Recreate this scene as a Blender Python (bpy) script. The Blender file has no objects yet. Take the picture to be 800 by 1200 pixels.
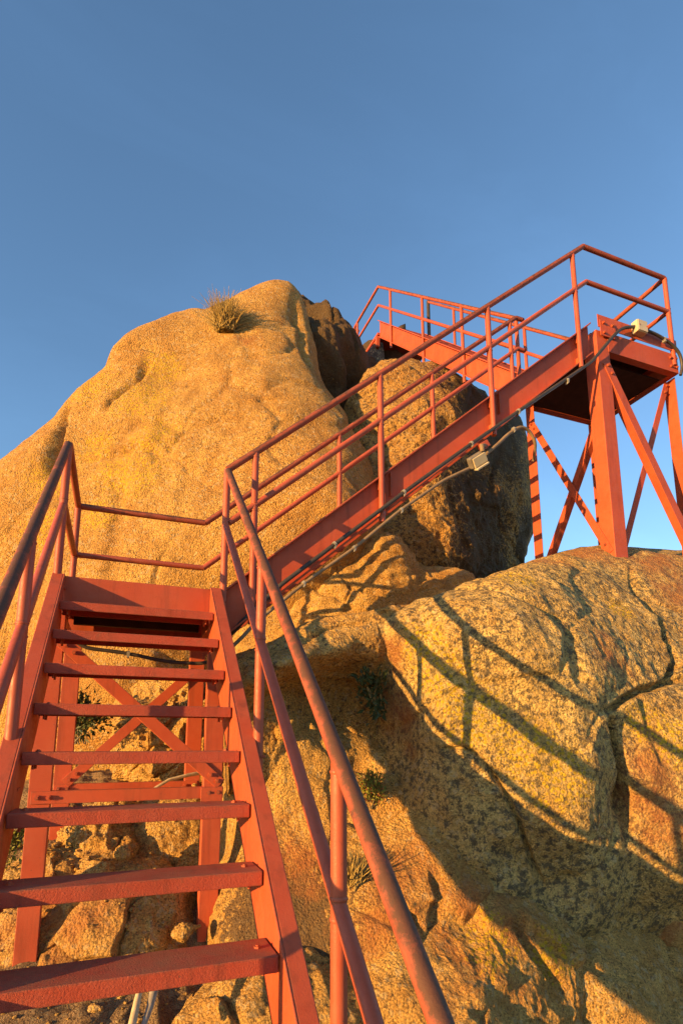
import bpy, bmesh, math, random
import numpy as np
from mathutils import Vector, Matrix

random.seed(7)
SC = bpy.context.scene
COL = SC.collection

# ------------------------------------------------------------------ camera
CAM = np.array([0.3094, -1.7705, 0.6140])
PITCH, YAW, ROLL = 0.17778, 0.37280, -0.00167
FPX, PPX, PPY = 674.445, 401.0, 749.5            # focal length and principal point for the 800 x 1200 frame
_f = np.array([math.sin(YAW)*math.cos(PITCH), math.cos(YAW)*math.cos(PITCH), math.sin(PITCH)])
_r = np.array([math.cos(YAW), -math.sin(YAW), 0.0])
_u = np.cross(_r, _f)
_R = _r*math.cos(ROLL) + _u*math.sin(ROLL)
_U = -_r*math.sin(ROLL) + _u*math.cos(ROLL)
cd = bpy.data.cameras.new('camera')
cam = bpy.data.objects.new('camera', cd); COL.objects.link(cam)
cam.matrix_world = Matrix(((_R[0], _U[0], -_f[0], CAM[0]), (_R[1], _U[1], -_f[1], CAM[1]),
                           (_R[2], _U[2], -_f[2], CAM[2]), (0, 0, 0, 1)))
cd.sensor_fit = 'VERTICAL'; cd.sensor_height = 36.0
cd.lens = FPX/1200*36
cd.shift_y = (PPY-600)/1200; cd.shift_x = -(PPX-400)/1200
cd.clip_start = 0.05; cd.clip_end = 5000
SC.camera = cam

# ------------------------------------------------------------------ sky, sun, exposure
SUNV = Vector((-1.0, -0.305, 0.102)).normalized()          # towards the sun
SUN_EL = math.asin(SUNV.z); SUN_AZ = math.atan2(SUNV.x, SUNV.y)
W = bpy.data.worlds.new('World'); SC.world = W; W.use_nodes = True
wn = W.node_tree.nodes; wl = W.node_tree.links
sky = wn.new('ShaderNodeTexSky'); sky.sky_type = 'NISHITA'; sky.sun_disc = False
sky.sun_elevation = SUN_EL; sky.sun_rotation = SUN_AZ
sky.altitude = 1500; sky.air_density = 1.0; sky.dust_density = 0.45; sky.ozone_density = 2.2
# very faint high cirrus
wtc = wn.new('ShaderNodeTexCoord'); wmp = wn.new('ShaderNodeMapping'); wmp.inputs['Scale'].default_value = (1.2, 4.0, 5.0); wmp.inputs['Rotation'].default_value = (0.3, 0.5, 0.4)
wl.new(wtc.outputs['Generated'], wmp.inputs['Vector'])
wno = wn.new('ShaderNodeTexNoise'); wno.inputs['Scale'].default_value = 1.6; wno.inputs['Detail'].default_value = 8; wno.inputs['Roughness'].default_value = 0.6; wno.inputs['Distortion'].default_value = 0.5
wl.new(wmp.outputs[0], wno.inputs['Vector'])
wra = wn.new('ShaderNodeMapRange'); wra.inputs[1].default_value = 0.45; wra.inputs[2].default_value = 0.8; wra.inputs[3].default_value = 1.0; wra.inputs[4].default_value = 1.09
wl.new(wno.outputs[0], wra.inputs[0])
wmu = wn.new('ShaderNodeVectorMath'); wmu.operation = 'SCALE'; wl.new(sky.outputs[0], wmu.inputs[0]); wl.new(wra.outputs[0], wmu.inputs['Scale'])
wl.new(wmu.outputs[0], wn['Background'].inputs[0])
wn['Background'].inputs[1].default_value = 0.15
sl = bpy.data.lights.new('sun', 'SUN'); so = bpy.data.objects.new('sun', sl); COL.objects.link(so)
sl.energy = 4.2; sl.angle = math.radians(0.5); sl.color = (1.0, 0.57, 0.17)
so.rotation_euler = SUNV.to_track_quat('Z', 'Y').to_euler(); so.location = (-10, -6, 8)
SC.view_settings.view_transform = 'Standard'; SC.view_settings.look = 'None'
SC.view_settings.exposure = 1.45; SC.view_settings.gamma = 1.0
SC.view_settings.use_curve_mapping = False

# ------------------------------------------------------------------ helpers
def at(px, py, y):
    """world point seen at pixel (px, py) on the vertical plane at depth y (used to place measured points)"""
    d = _f + _R*(px-PPX)/FPX - _U*(py-PPY)/FPX
    return CAM + d*(y-CAM[1])/d[1]

def mat(name):
    m = bpy.data.materials.new(name); m.use_nodes = True
    nt = m.node_tree; b = nt.nodes['Principled BSDF']
    return m, nt, b

def nd(nt, t, **k):
    n = nt.nodes.new(t)
    for a, v in k.items():
        if a.startswith('i_'):
            key = a[2:]; key = int(key) if key.isdigit() else key.replace('_', ' ')
            n.inputs[key].default_value = v
        else: setattr(n, a, v)
    return n

def ramp(nt, src, stops):
    r = nt.nodes.new('ShaderNodeValToRGB'); e = r.color_ramp.elements
    while len(e) < len(stops): e.new(0.5)
    for i, (p, c) in enumerate(stops):
        e[i].position = p; e[i].color = (c, c, c, 1) if isinstance(c, (int, float)) else (*c, 1)
    nt.links.new(src, r.inputs[0]); return r.outputs[0]

def mix(nt, fac, a, b, mode='MIX'):
    n = nt.nodes.new('ShaderNodeMix'); n.data_type = 'RGBA'; n.blend_type = mode
    for s, v in ((n.inputs[0], fac), (n.inputs[6], a), (n.inputs[7], b)):
        if isinstance(v, bpy.types.NodeSocket): nt.links.new(v, s)
        elif isinstance(v, (int, float)): s.default_value = v
        else: s.default_value = (*v, 1)
    return n.outputs[2]

def noise(nt, vec, scale, detail=6, rough=0.6, dist=0.0):
    n = nd(nt, 'ShaderNodeTexNoise'); n.inputs['Scale'].default_value = scale
    n.inputs['Detail'].default_value = detail; n.inputs['Roughness'].default_value = rough
    n.inputs['Distortion'].default_value = dist
    nt.links.new(vec, n.inputs['Vector']); return n.outputs[0]

def granite(name, base, warm, dark, scale=1.0, bump=1.0, streak=0.4):
    m, nt, b = mat(name)
    tc = nd(nt, 'ShaderNodeTexCoord').outputs['Object']
    big = ramp(nt, noise(nt, tc, 0.9*scale, 5, 0.55), [(0.35, 0.0), (0.65, 1.0)])
    c = mix(nt, big, base, warm)
    med = ramp(nt, noise(nt, tc, 5*scale, 8, 0.7), [(0.42, 0.0), (0.62, 1.0)])
    c = mix(nt, med, c, tuple(min(1, v*1.22) for v in base))
    # mineral grains
    v = nd(nt, 'ShaderNodeTexVoronoi'); v.inputs['Scale'].default_value = 115*scale; nt.links.new(tc, v.inputs['Vector'])
    sep = nd(nt, 'ShaderNodeSeparateColor'); nt.links.new(v.outputs['Color'], sep.inputs[0])
    gr = ramp(nt, sep.outputs[0], [(0.0, 0.25), (0.16, 0.55), (0.3, 0.98), (0.75, 1.08), (1.0, 1.6)])
    gm = ramp(nt, noise(nt, tc, 2.2*scale, 6, 0.7), [(0.35, 0.50), (0.65, 0.95)])
    c = mix(nt, gm, c, gr, 'MULTIPLY')
    # pale feldspar crystals, scattered
    v3 = nd(nt, 'ShaderNodeTexVoronoi'); v3.inputs['Scale'].default_value = 38*scale; nt.links.new(tc, v3.inputs['Vector'])
    sp3 = nd(nt, 'ShaderNodeSeparateColor'); nt.links.new(v3.outputs['Color'], sp3.inputs[0])
    c = mix(nt, ramp(nt, sp3.outputs[1], [(0.86, 0.0), (0.90, 0.45)]), c, (0.58, 0.44, 0.24))
    # rain streaks down the face
    mp = nd(nt, 'ShaderNodeMapping'); mp.inputs['Scale'].default_value = (2.6, 2.6, 0.35); nt.links.new(tc, mp.inputs['Vector'])
    stf = ramp(nt, noise(nt, mp.outputs[0], 1.3*scale, 7, 0.62), [(0.50, 0.0), (0.68, streak)])
    c = mix(nt, stf, c, tuple(v*0.62 for v in warm))
    # dark lichen and weathering in speckles; on some boulders it paints in shade
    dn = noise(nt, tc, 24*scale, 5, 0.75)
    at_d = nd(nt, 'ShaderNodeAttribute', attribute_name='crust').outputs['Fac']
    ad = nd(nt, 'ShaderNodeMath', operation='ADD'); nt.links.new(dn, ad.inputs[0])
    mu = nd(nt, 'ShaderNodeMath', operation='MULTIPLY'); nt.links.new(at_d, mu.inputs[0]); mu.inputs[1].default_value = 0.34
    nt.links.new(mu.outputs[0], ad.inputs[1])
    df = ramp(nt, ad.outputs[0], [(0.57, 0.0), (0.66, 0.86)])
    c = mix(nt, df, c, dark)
    # iron staining
    rn = noise(nt, tc, 4*scale, 6, 0.7)
    at_r = nd(nt, 'ShaderNodeAttribute', attribute_name='rust').outputs['Fac']
    ar = nd(nt, 'ShaderNodeMath', operation='MULTIPLY_ADD'); nt.links.new(at_r, ar.inputs[0]); ar.inputs[1].default_value = 0.3; nt.links.new(rn, ar.inputs[2])
    rf = ramp(nt, ar.outputs[0], [(0.60, 0.0), (0.85, 0.7)])
    c = mix(nt, rf, c, (0.36, 0.125, 0.04))
    # yellow lichen
    ln = noise(nt, tc, 16*scale, 10, 0.85)
    at_l = nd(nt, 'ShaderNodeAttribute', attribute_name='lichen').outputs['Fac']
    al = nd(nt, 'ShaderNodeMath', operation='MULTIPLY_ADD'); nt.links.new(at_l, al.inputs[0]); al.inputs[1].default_value = 0.30; nt.links.new(ln, al.inputs[2])
    lf = ramp(nt, al.outputs[0], [(0.62, 0.0), (0.68, 0.9)])
    vl = nd(nt, 'ShaderNodeTexVoronoi'); vl.inputs['Scale'].default_value = 34*scale; nt.links.new(tc, vl.inputs['Vector'])
    col_ = ramp(nt, vl.outputs['Distance'], [(0.34, 1.0), (0.50, 0.12)])
    lm = nd(nt, 'ShaderNodeMath', operation='MULTIPLY'); nt.links.new(lf, lm.inputs[0]); nt.links.new(col_, lm.inputs[1])
    c = mix(nt, lm.outputs[0], c, (0.60, 0.38, 0.02))
    nt.links.new(c, b.inputs['Base Color'])
    b.inputs['Roughness'].default_value = 0.85
    b.inputs['Specular IOR Level'].default_value = 0.25
    # relief: knobbly crystals and pits
    n1 = noise(nt, tc, 70*scale, 6, 0.75); n2 = noise(nt, tc, 11*scale, 5, 0.6)
    v2 = nd(nt, 'ShaderNodeTexVoronoi'); v2.inputs['Scale'].default_value = 58*scale; nt.links.new(tc, v2.inputs['Vector'])
    s1 = nd(nt, 'ShaderNodeMath', operation='MULTIPLY_ADD'); nt.links.new(n2, s1.inputs[0]); s1.inputs[1].default_value = 1.1; nt.links.new(n1, s1.inputs[2])
    s2 = nd(nt, 'ShaderNodeMath', operation='MULTIPLY_ADD'); nt.links.new(v2.outputs['Distance'], s2.inputs[0]); s2.inputs[1].default_value = -0.7; nt.links.new(s1.outputs[0], s2.inputs[2])
    bp = nd(nt, 'ShaderNodeBump'); bp.inputs['Strength'].default_value = 1.0*bump; bp.inputs['Distance'].default_value = 0.024/scale
    nt.links.new(s2.outputs[0], bp.inputs['Height']); nt.links.new(bp.outputs[0], b.inputs['Normal'])
    return m

def painted(name, col, worn, wear=0.5, rough=0.5, bump=0.15, handled=False, dusty=False):
    m, nt, b = mat(name)
    tc = nd(nt, 'ShaderNodeTexCoord').outputs['Object']
    g = ramp(nt, noise(nt, tc, 2.3, 6, 0.6), [(0.3, 0.86), (0.7, 1.12)])
    c = mix(nt, 1.0, col, g, 'MULTIPLY')
    fade = ramp(nt, noise(nt, tc, 5, 10, 0.75, 0.4), [(0.42, 0.0), (0.72, 0.55)])
    c = mix(nt, fade, c, (col[0]*1.08+0.01, col[1]*1.45+0.01, col[2]*1.6+0.01))
    w = ramp(nt, noise(nt, tc, 17, 10, 0.75, 0.6), [(0.66-0.22*wear, 0.0), (0.76-0.14*wear, 0.9)])
    c = mix(nt, w, c, worn)
    mpz = nd(nt, 'ShaderNodeMapping'); mpz.inputs['Scale'].default_value = (15, 15, 1.3); nt.links.new(tc, mpz.inputs['Vector'])
    runs = ramp(nt, noise(nt, mpz.outputs[0], 1.0, 8, 0.65, 0.2), [(0.52, 0.0), (0.72, 0.6)])
    c = mix(nt, runs, c, (col[0]*0.45, col[1]*0.62, col[2]*0.7))
    bv = nd(nt, 'ShaderNodeBevel', samples=4); bv.inputs['Radius'].default_value = 0.010
    gn = nd(nt, 'ShaderNodeNewGeometry'); dt = nd(nt, 'ShaderNodeVectorMath', operation='DOT_PRODUCT')
    nt.links.new(bv.outputs[0], dt.inputs[0]); nt.links.new(gn.outputs['Normal'], dt.inputs[1])
    ed = nd(nt, 'ShaderNodeMath', operation='MULTIPLY'); nt.links.new(ramp(nt, dt.outputs['Value'], [(0.90, 1.0), (0.985, 0.0)]), ed.inputs[0])
    nt.links.new(ramp(nt, noise(nt, tc, 26, 8, 0.75), [(0.42, 0.0), (0.56, 0.85)]), ed.inputs[1])
    if not handled: c = mix(nt, ed.outputs[0], c, (0.16, 0.075, 0.045))
    if dusty:          # grit trodden onto the upper face
        gd = nd(nt, 'ShaderNodeNewGeometry'); sd = nd(nt, 'ShaderNodeSeparateXYZ'); nt.links.new(gd.outputs['Normal'], sd.inputs[0])
        dm = nd(nt, 'ShaderNodeMath', operation='MULTIPLY'); nt.links.new(ramp(nt, sd.outputs[2], [(0.6, 0.0), (0.9, 1.0)]), dm.inputs[0])
        nt.links.new(ramp(nt, noise(nt, tc, 7, 9, 0.75), [(0.38, 0.05), (0.66, 0.75)]), dm.inputs[1])
        c = mix(nt, dm.outputs[0], c, (0.27, 0.12, 0.06))
    if handled:        # rubbed bare and dirty along the upper side, where hands slide
        ge = nd(nt, 'ShaderNodeNewGeometry'); sp = nd(nt, 'ShaderNodeSeparateXYZ'); nt.links.new(ge.outputs['Normal'], sp.inputs[0])
        hm = nd(nt, 'ShaderNodeMath', operation='MULTIPLY_ADD'); nt.links.new(noise(nt, tc, 9, 12, 0.8, 0.3), hm.inputs[0]); hm.inputs[1].default_value = 3.2; nt.links.new(sp.outputs[2], hm.inputs[2])
        hs = nd(nt, 'ShaderNodeMath', operation='MULTIPLY'); nt.links.new(hm.outputs[0], hs.inputs[0]); hs.inputs[1].default_value = 0.3
        c = mix(nt, ramp(nt, hs.outputs[0], [(0.50, 0.0), (0.66, 0.9)]), c, (0.07, 0.036, 0.02))
    chips = ramp(nt, noise(nt, tc, 75, 4, 0.6), [(0.69, 0.0), (0.72, 0.8)])
    c = mix(nt, chips, c, (0.10, 0.05, 0.03))
    nt.links.new(c, b.inputs['Base Color'])
    rr = ramp(nt, noise(nt, tc, 30, 6, 0.7), [(0.3, rough-0.08), (0.7, rough+0.2)])
    nt.links.new(rr, b.inputs['Roughness'])
    b.inputs['Specular IOR Level'].default_value = 0.35
    bp = nd(nt, 'ShaderNodeBump'); bp.inputs['Strength'].default_value = bump; bp.inputs['Distance'].default_value = 0.01
    nt.links.new(noise(nt, tc, 170, 4, 0.7), bp.inputs['Height']); nt.links.new(bp.outputs[0], b.inputs['Normal'])
    return m

def plain(name, col, rough=0.6, var=0.25, scale=14, trans=0.0):
    m, nt, b = mat(name)
    tc = nd(nt, 'ShaderNodeTexCoord').outputs['Object']
    g = ramp(nt, noise(nt, tc, scale, 6, 0.65), [(0.3, 1-var), (0.7, 1+var)])
    c = mix(nt, 1.0, col, g, 'MULTIPLY')
    nt.links.new(c, b.inputs['Base Color']); b.inputs['Roughness'].default_value = rough
    b.inputs['Specular IOR Level'].default_value = 0.3
    return m

RED = (0.42, 0.068, 0.024)
M = {}
M['steel'] = painted('red_oxide_steel', RED, (0.20, 0.05, 0.03), 0.12, 0.55)
M['rail'] = painted('red_oxide_pipe', (0.36, 0.070, 0.032), (0.15, 0.05, 0.035), 0.25, 0.42)
M['toprail'] = painted('worn_pipe', (0.33, 0.066, 0.031), (0.075, 0.042, 0.03), 0.6, 0.62, 0.25, True)
M['tread'] = painted('gritty_tread', (0.36, 0.055, 0.027), (0.24, 0.07, 0.04), 0.5, 0.7, 0.55, False, True)
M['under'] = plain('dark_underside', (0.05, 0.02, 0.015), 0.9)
M['black'] = plain('black_pipe', (0.05, 0.04, 0.035), 0.45)
M['tan'] = plain('tan_pipe', (0.21, 0.14, 0.08), 0.6)
M['clamp'] = plain('galvanised_clamp', (0.25, 0.23, 0.20), 0.45)
M['beige'] = plain('beige_enamel', (0.46, 0.39, 0.27), 0.45, 0.12)
M['grey'] = plain('grey_cast_metal', (0.16, 0.14, 0.12), 0.55)
M['glass'] = plain('dusty_lens', (0.52, 0.42, 0.26), 0.35, 0.1)
M['granite'] = granite('granite', (0.48, 0.268, 0.068), (0.43, 0.205, 0.045), (0.09, 0.052, 0.028), 1.0, 1.1, 0.5)
M['granite_shade'] = granite('granite_painted_shade', (0.45, 0.255, 0.070), (0.40, 0.19, 0.045), (0.060, 0.041, 0.026), 1.0, 1.2)  # granite whose dark tone paints in shade on the boulders behind the stairs
M['granite_b'] = granite('granite_lichened', (0.53, 0.355, 0.118), (0.49, 0.28, 0.076), (0.078, 0.064, 0.045), 1.1)
M['granite_c'] = granite('granite_rough', (0.52, 0.31, 0.090), (0.47, 0.23, 0.055), (0.10, 0.06, 0.035), 1.2, 1.1)
M['soil'] = granite('gravelly_soil', (0.36, 0.23, 0.115), (0.30, 0.18, 0.09), (0.11, 0.075, 0.045), 1.6, 1.6)
M['concrete'] = granite('weathered_concrete', (0.11, 0.09, 0.07), (0.08, 0.065, 0.05), (0.04, 0.035, 0.03), 1.4, 0.5)
M['dry'] = plain('dry_stems', (0.34, 0.23, 0.09), 0.8, 0.35)
M['drygrass'] = plain('dry_grass', (0.36, 0.25, 0.08), 0.8, 0.5, 30)
M['leaf'] = plain('green_leaf', (0.19, 0.19, 0.028), 0.6, 0.5, 25)
M['leaf_dark'] = plain('dark_leaf', (0.045, 0.06, 0.018), 0.55, 0.4, 25)
M['leaf_red'] = plain('reddish_leaf', (0.20, 0.06, 0.02), 0.6, 0.4, 25)
M['wood'] = plain('bleached_wood', (0.50, 0.39, 0.24), 0.8, 0.3, 22)
M['greywood'] = plain('grey_wood', (0.28, 0.24, 0.20), 0.85, 0.4, 30)
M['bark'] = plain('grey_bark', (0.22, 0.18, 0.13), 0.9, 0.4, 30)

class MB:
    """collects shapes and links them as ONE mesh object"""
    def __init__(s): s.v = []; s.f = []; s.smooth = []
    def add(s, vs, fs, smooth=False):
        o = len(s.v); s.v += [tuple(map(float, p)) for p in vs]
        s.f += [tuple(i+o for i in f) for f in fs]; s.smooth += [smooth]*len(fs); return s
    def box(s, x0, x1, y0, y1, z0, z1):
        vs = [(x, y, z) for x in (x0, x1) for y in (y0, y1) for z in (z0, z1)]
        return s.add(vs, [(0,1,3,2), (4,6,7,5), (0,4,5,1), (2,3,7,6), (0,2,6,4), (1,5,7,3)])
    def obox(s, c, ax, ay, az):
        c = np.array(c, float); ax, ay, az = (np.array(a, float)/2 for a in (ax, ay, az))
        vs = [c+i*ax+j*ay+k*az for i in (-1,1) for j in (-1,1) for k in (-1,1)]
        return s.add(vs, [(0,1,3,2), (4,6,7,5), (0,4,5,1), (2,3,7,6), (0,2,6,4), (1,5,7,3)])
    def prism(s, poly, p0, p1, ux, uy):
        """extrudes a closed 2D polygon (in the plane ux, uy) from p0 to p1"""
        p0, p1, ux, uy = (np.array(a, float) for a in (p0, p1, ux, uy)); n = len(poly)
        vs = [p0+a*ux+b*uy for a, b in poly]+[p1+a*ux+b*uy for a, b in poly]
        fs = [(i, (i+1) % n, n+(i+1) % n, n+i) for i in range(n)]+[tuple(range(n))[::-1], tuple(range(n, 2*n))]
        return s.add(vs, fs)
    def tube(s, pts, r, n=12, cap=True, bend=0.0):
        pts = [np.array(p, float) for p in pts]
        if bend and len(pts) > 2:
            q = [pts[0]]
            for i in range(1, len(pts)-1):
                a, b, c = pts[i-1], pts[i], pts[i+1]
                la, lc = np.linalg.norm(a-b), np.linalg.norm(c-b); k = min(bend, la*0.45, lc*0.45)
                A = b+(a-b)/la*k; B = b+(c-b)/lc*k
                for t in np.linspace(0, 1, 5): q.append((1-t)**2*A+2*t*(1-t)*b+t*t*B)
            pts = q+[pts[-1]]
        N = len(pts); R = r if hasattr(r, '__len__') else [r]*N
        t0 = pts[1]-pts[0]; t0 /= np.linalg.norm(t0)
        a = np.array([0, 0, 1.0]) if abs(t0[2]) < 0.9 else np.array([1.0, 0, 0])
        x = np.cross(t0, a); x /= np.linalg.norm(x)
        vs = []
        for i, p in enumerate(pts):
            d1 = pts[min(i+1, N-1)]-p if i < N-1 else p-pts[i-1]
            d0 = p-pts[i-1] if i > 0 else d1
            t = d1/np.linalg.norm(d1)+d0/np.linalg.norm(d0); t /= np.linalg.norm(t)
            x = x-t*(x@t); x /= np.linalg.norm(x); y = np.cross(t, x)
            cs = max(0.5, float(t@(d1/np.linalg.norm(d1))))
            for k in range(n):
                w = 2*math.pi*k/n; vs.append(p+R[i]*(x*math.cos(w)+y*math.sin(w))/1.0)
        fs = [(i*n+k, i*n+(k+1) % n, (i+1)*n+(k+1) % n, (i+1)*n+k) for i in range(N-1) for k in range(n)]
        s.add(vs, fs, True)
        if cap:
            s.add(vs[:n], [tuple(range(n))[::-1]]); s.add(vs[-n:], [tuple(range(n))])
        return s
    def build(s, name, m, parent=None, bevel=0.0):
        off = np.array(parent_loc(parent))
        me = bpy.data.meshes.new(name)
        me.from_pydata([tuple(np.array(p)-off) for p in s.v], [], s.f)
        me.polygons.foreach_set('use_smooth', s.smooth)
        me.validate(); me.update()
        bm = bmesh.new(); bm.from_mesh(me); bmesh.ops.recalc_face_normals(bm, faces=bm.faces); bm.to_mesh(me); bm.free()
        me.materials.append(m)
        o = bpy.data.objects.new(name, me); COL.objects.link(o)
        if parent: o.parent = parent
        if bevel:
            b = o.modifiers.new('bevel', 'BEVEL'); b.width = bevel; b.segments = 2; b.limit_method = 'ANGLE'
        return o

def parent_loc(p):
    l = Vector((0, 0, 0))
    while p: l += Vector(p.location); p = p.parent
    return l

def tag(o, label, cat, group=None, kind=None):
    if label: o['label'] = label
    if cat: o['category'] = cat
    if group: o['group'] = group
    if kind: o['kind'] = kind
    return o

def thing(name, loc, label, cat, group=None):
    o = bpy.data.objects.new(name, None); o.empty_display_size = 0.1; COL.objects.link(o); o.location = loc
    return tag(o, label, cat, group)

# ------------------------------------------------------------------ numpy noise for the rocks
def _hash(ix, iy, iz):
    h = (ix*374761393 + iy*668265263 + iz*2147483647 + 1274126177) & 0xFFFFFFFF
    h = ((h ^ (h >> 13))*1274126177) & 0xFFFFFFFF
    h = ((h ^ (h >> 16))*2246822519) & 0xFFFFFFFF
    return ((h ^ (h >> 15)) & 0xFFFFFF)/float(0xFFFFFF)*2-1

def vnoise(P):
    F = np.floor(P); I = F.astype(np.int64); t = P-F; t = t*t*t*(t*(t*6-15)+10)
    r = 0
    for dx in (0, 1):
        wx = t[:, 0] if dx else 1-t[:, 0]
        for dy in (0, 1):
            wy = t[:, 1] if dy else 1-t[:, 1]
            for dz in (0, 1):
                wz = t[:, 2] if dz else 1-t[:, 2]
                r = r+wx*wy*wz*_hash(I[:, 0]+dx, I[:, 1]+dy, I[:, 2]+dz)
    return r

def fbm(P, octaves=5, gain=0.5, lac=2.03, ridged=False):
    a = 1.0; s = np.zeros(len(P)); q = P.copy()
    for k in range(octaves):
        n = vnoise(q)
        if ridged: n = 1-2*np.abs(n)
        s += a*n; a *= gain; q = q*lac+np.array([17.3, 5.1, 9.7])
    return s

def worley(P, seed=0):
    """cell value and distance to the nearest cell border"""
    F = np.floor(P).astype(np.int64); n = len(P)
    d1 = np.full(n, 9.0); d2 = np.full(n, 9.0); v = np.zeros(n)
    for dx in (-1, 0, 1):
        for dy in (-1, 0, 1):
            for dz in (-1, 0, 1):
                i, j, k = F[:, 0]+dx, F[:, 1]+dy, F[:, 2]+dz
                c = np.stack([i+0.5+0.45*_hash(i, j, k+seed), j+0.5+0.45*_hash(i+7, j, k+seed), k+0.5+0.45*_hash(i, j+11, k+seed)], 1)
                e = np.linalg.norm(P-c, axis=1); h = _hash(i+3, j+5, k+seed)
                m = e < d1
                d2 = np.where(m, d1, np.minimum(d2, e)); v = np.where(m, h, v); d1 = np.where(m, e, d1)
    return v, d2-d1

_ICO = {}
def ico(n):
    if n not in _ICO:
        bm = bmesh.new(); bmesh.ops.create_icosphere(bm, subdivisions=n, radius=1)
        v = np.array([x.co[:] for x in bm.verts]); f = np.array([[q.index for q in p.verts] for p in bm.faces]); bm.free()
        _ICO[n] = (v/np.linalg.norm(v, axis=1)[:, None], f)
    return _ICO[n]

def seg_dist(P, line):
    """distance of points to a polyline, and how far along it"""
    d = np.full(len(P), 1e9); s = np.zeros(len(P)); n = len(line)-1
    for i in range(n):
        a = line[i]; b = line[i+1]; ab = b-a
        t = np.clip(((P-a)@ab)/(ab@ab+1e-12), 0, 1)
        e = np.linalg.norm(P-a-t[:, None]*ab, axis=1)
        k = e < d; d[k] = e[k]; s[k] = (i+t[k])/n
    return d, s

def rock(name, material, centre, ctrl, label, cat='boulder', raw=(), cracks=(), sub=7, amp=0.05, freq=1.2, ridge=0.02,
         eps=0.12, lichen=(), rust=(), crust=(), crust_shade0=0.0, focus=0.45, seed=0, smooth=1e-3, group=None, kind=None, strata=0.0, minr=0.15, block=0.0, bfreq=2.2, sil=(), drop=(0.6, 22)):
    """a closed boulder: its surface is a star-shaped hull through measured points, then weathered with noise and cracks.
    ctrl: (px, py, depth y) points;  raw: world points;  cracks: (points, width, depth)"""
    c = np.array(centre, float)
    ctrl = list(ctrl)+list(sil)+[(p[0], p[1]+drop[1], p[2]+drop[0]) for p in sil]
    pts = np.array([at(*p) for p in ctrl]+[np.array(p, float) for p in raw])-c
    R = np.linalg.norm(pts, axis=1); D = pts/R[:, None]
    K = np.sqrt(((D[:, None]-D[None])**2).sum(-1)+eps*eps)
    n = len(R); A = np.zeros((n+1, n+1)); A[:n, :n] = K-smooth*np.eye(n); A[:n, n] = A[n, :n] = 1
    w = np.linalg.solve(A, np.r_[np.log(R), 0])
    V, F = ico(sub)
    tocam = CAM-c; tocam /= np.linalg.norm(tocam)
    d = V+focus*tocam; d /= np.linalg.norm(d, axis=1)[:, None]
    r = np.empty(len(d))
    for i in range(0, len(d), 20000):
        k = np.sqrt(((d[i:i+20000, None]-D[None])**2).sum(-1)+eps*eps)
        r[i:i+20000] = k@w[:n]+w[n]
    r = np.clip(np.exp(r), minr, R.max()*1.25)
    P0 = c+d*r[:, None]
    q = P0*freq+seed*13.7
    disp = amp*fbm(q, 5, 0.52)+ridge*fbm(q*2.3+3.1, 4, 0.55, ridged=True)
    if block:
        wq = P0*bfreq*np.array([1, 1, 1.25])+0.35*np.stack([fbm(P0*bfreq*0.9+k*19+seed, 3) for k in range(3)], 1)
        cv, cb = worley(wq, seed)
        disp += block*cv*np.clip(cb/0.10, 0, 1)-0.55*block*np.exp(-(cb/0.05)**2)
    if strata:
        zz = (P0[:, 2]-0.35*P0[:, 0]+0.12*fbm(P0*0.9+seed, 3))*9
        disp += strata*(np.abs((zz % 1.0)-0.5)*2-0.5)*np.clip(fbm(P0*1.1+5, 3)+0.6, 0, 1)
    for line, wd, dp in cracks:
        L = np.array([at(*p) for p in line])
        Ld = (L-c)/np.linalg.norm(L-c, axis=1)[:, None]
        jit = 0.35*wd*np.stack([fbm(P0*7+k*31, 3) for k in range(3)], 1)
        e, s = seg_dist(P0+jit, c+Ld*np.linalg.norm(L-c, axis=1)[:, None])
        # measure in direction space so that the crack follows the surface
        e2, s2 = seg_dist(d+jit/np.maximum(r, 0.3)[:, None], Ld); e2 = e2*r
        taper = np.clip(np.sin(math.pi*np.clip(s2*0.94+0.03, 0, 1))*1.6, 0, 1)
        disp -= dp*taper*np.exp(-(e2/wd)**3)
    P1 = P0+d*disp[:, None]
    me = bpy.data.meshes.new(name)
    me.vertices.add(len(P1)); me.vertices.foreach_set('co', (P1-c).ravel())
    me.loops.add(F.size); me.loops.foreach_set('vertex_index', F.ravel())
    me.polygons.add(len(F)); me.polygons.foreach_set('loop_start', np.arange(0, F.size, 3)); me.polygons.foreach_set('loop_total', np.full(len(F), 3))
    me.polygons.foreach_set('use_smooth', np.ones(len(F), bool))
    me.update(); me.validate()
    for nm, spots in (('lichen', lichen), ('rust', rust), ('crust', crust)):
        v = np.zeros(len(P1))
        for (px, py, y, rad) in spots:
            e = np.linalg.norm((P0-at(px, py, y))/np.array([1, 1, 1.0]), axis=1)
            v = np.maximum(v, np.clip(1.25-e/rad, 0, 1))
        if nm == 'crust': v = np.maximum(v, crust_shade0)
        a = me.attributes.new(nm, 'FLOAT', 'POINT'); a.data.foreach_set('value', v)
    me.materials.append(material)
    o = bpy.data.objects.new(name, me); COL.objects.link(o); o.location = c
    return tag(o, label, cat, group, kind)

def catmull(P, n, axis):
    """smooth upsampling of control points along one axis (open ends)"""
    P = np.moveaxis(P, axis, 0); m = len(P); t = np.linspace(0, m-1, n); k = np.minimum(t.astype(int), m-2); u = (t-k)[:, None, None]
    Q = np.concatenate([2*P[:1]-P[1:2], P, 2*P[-1:]-P[-2:-1]]); a, b, c, d = Q[k], Q[k+1], Q[k+2], Q[k+3]
    r = 0.5*((2*b)+(c-a)*u+(2*a-5*b+4*c-d)*u*u+(3*b-a-3*c+d)*u**3)
    return np.moveaxis(r, 0, axis)

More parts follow.
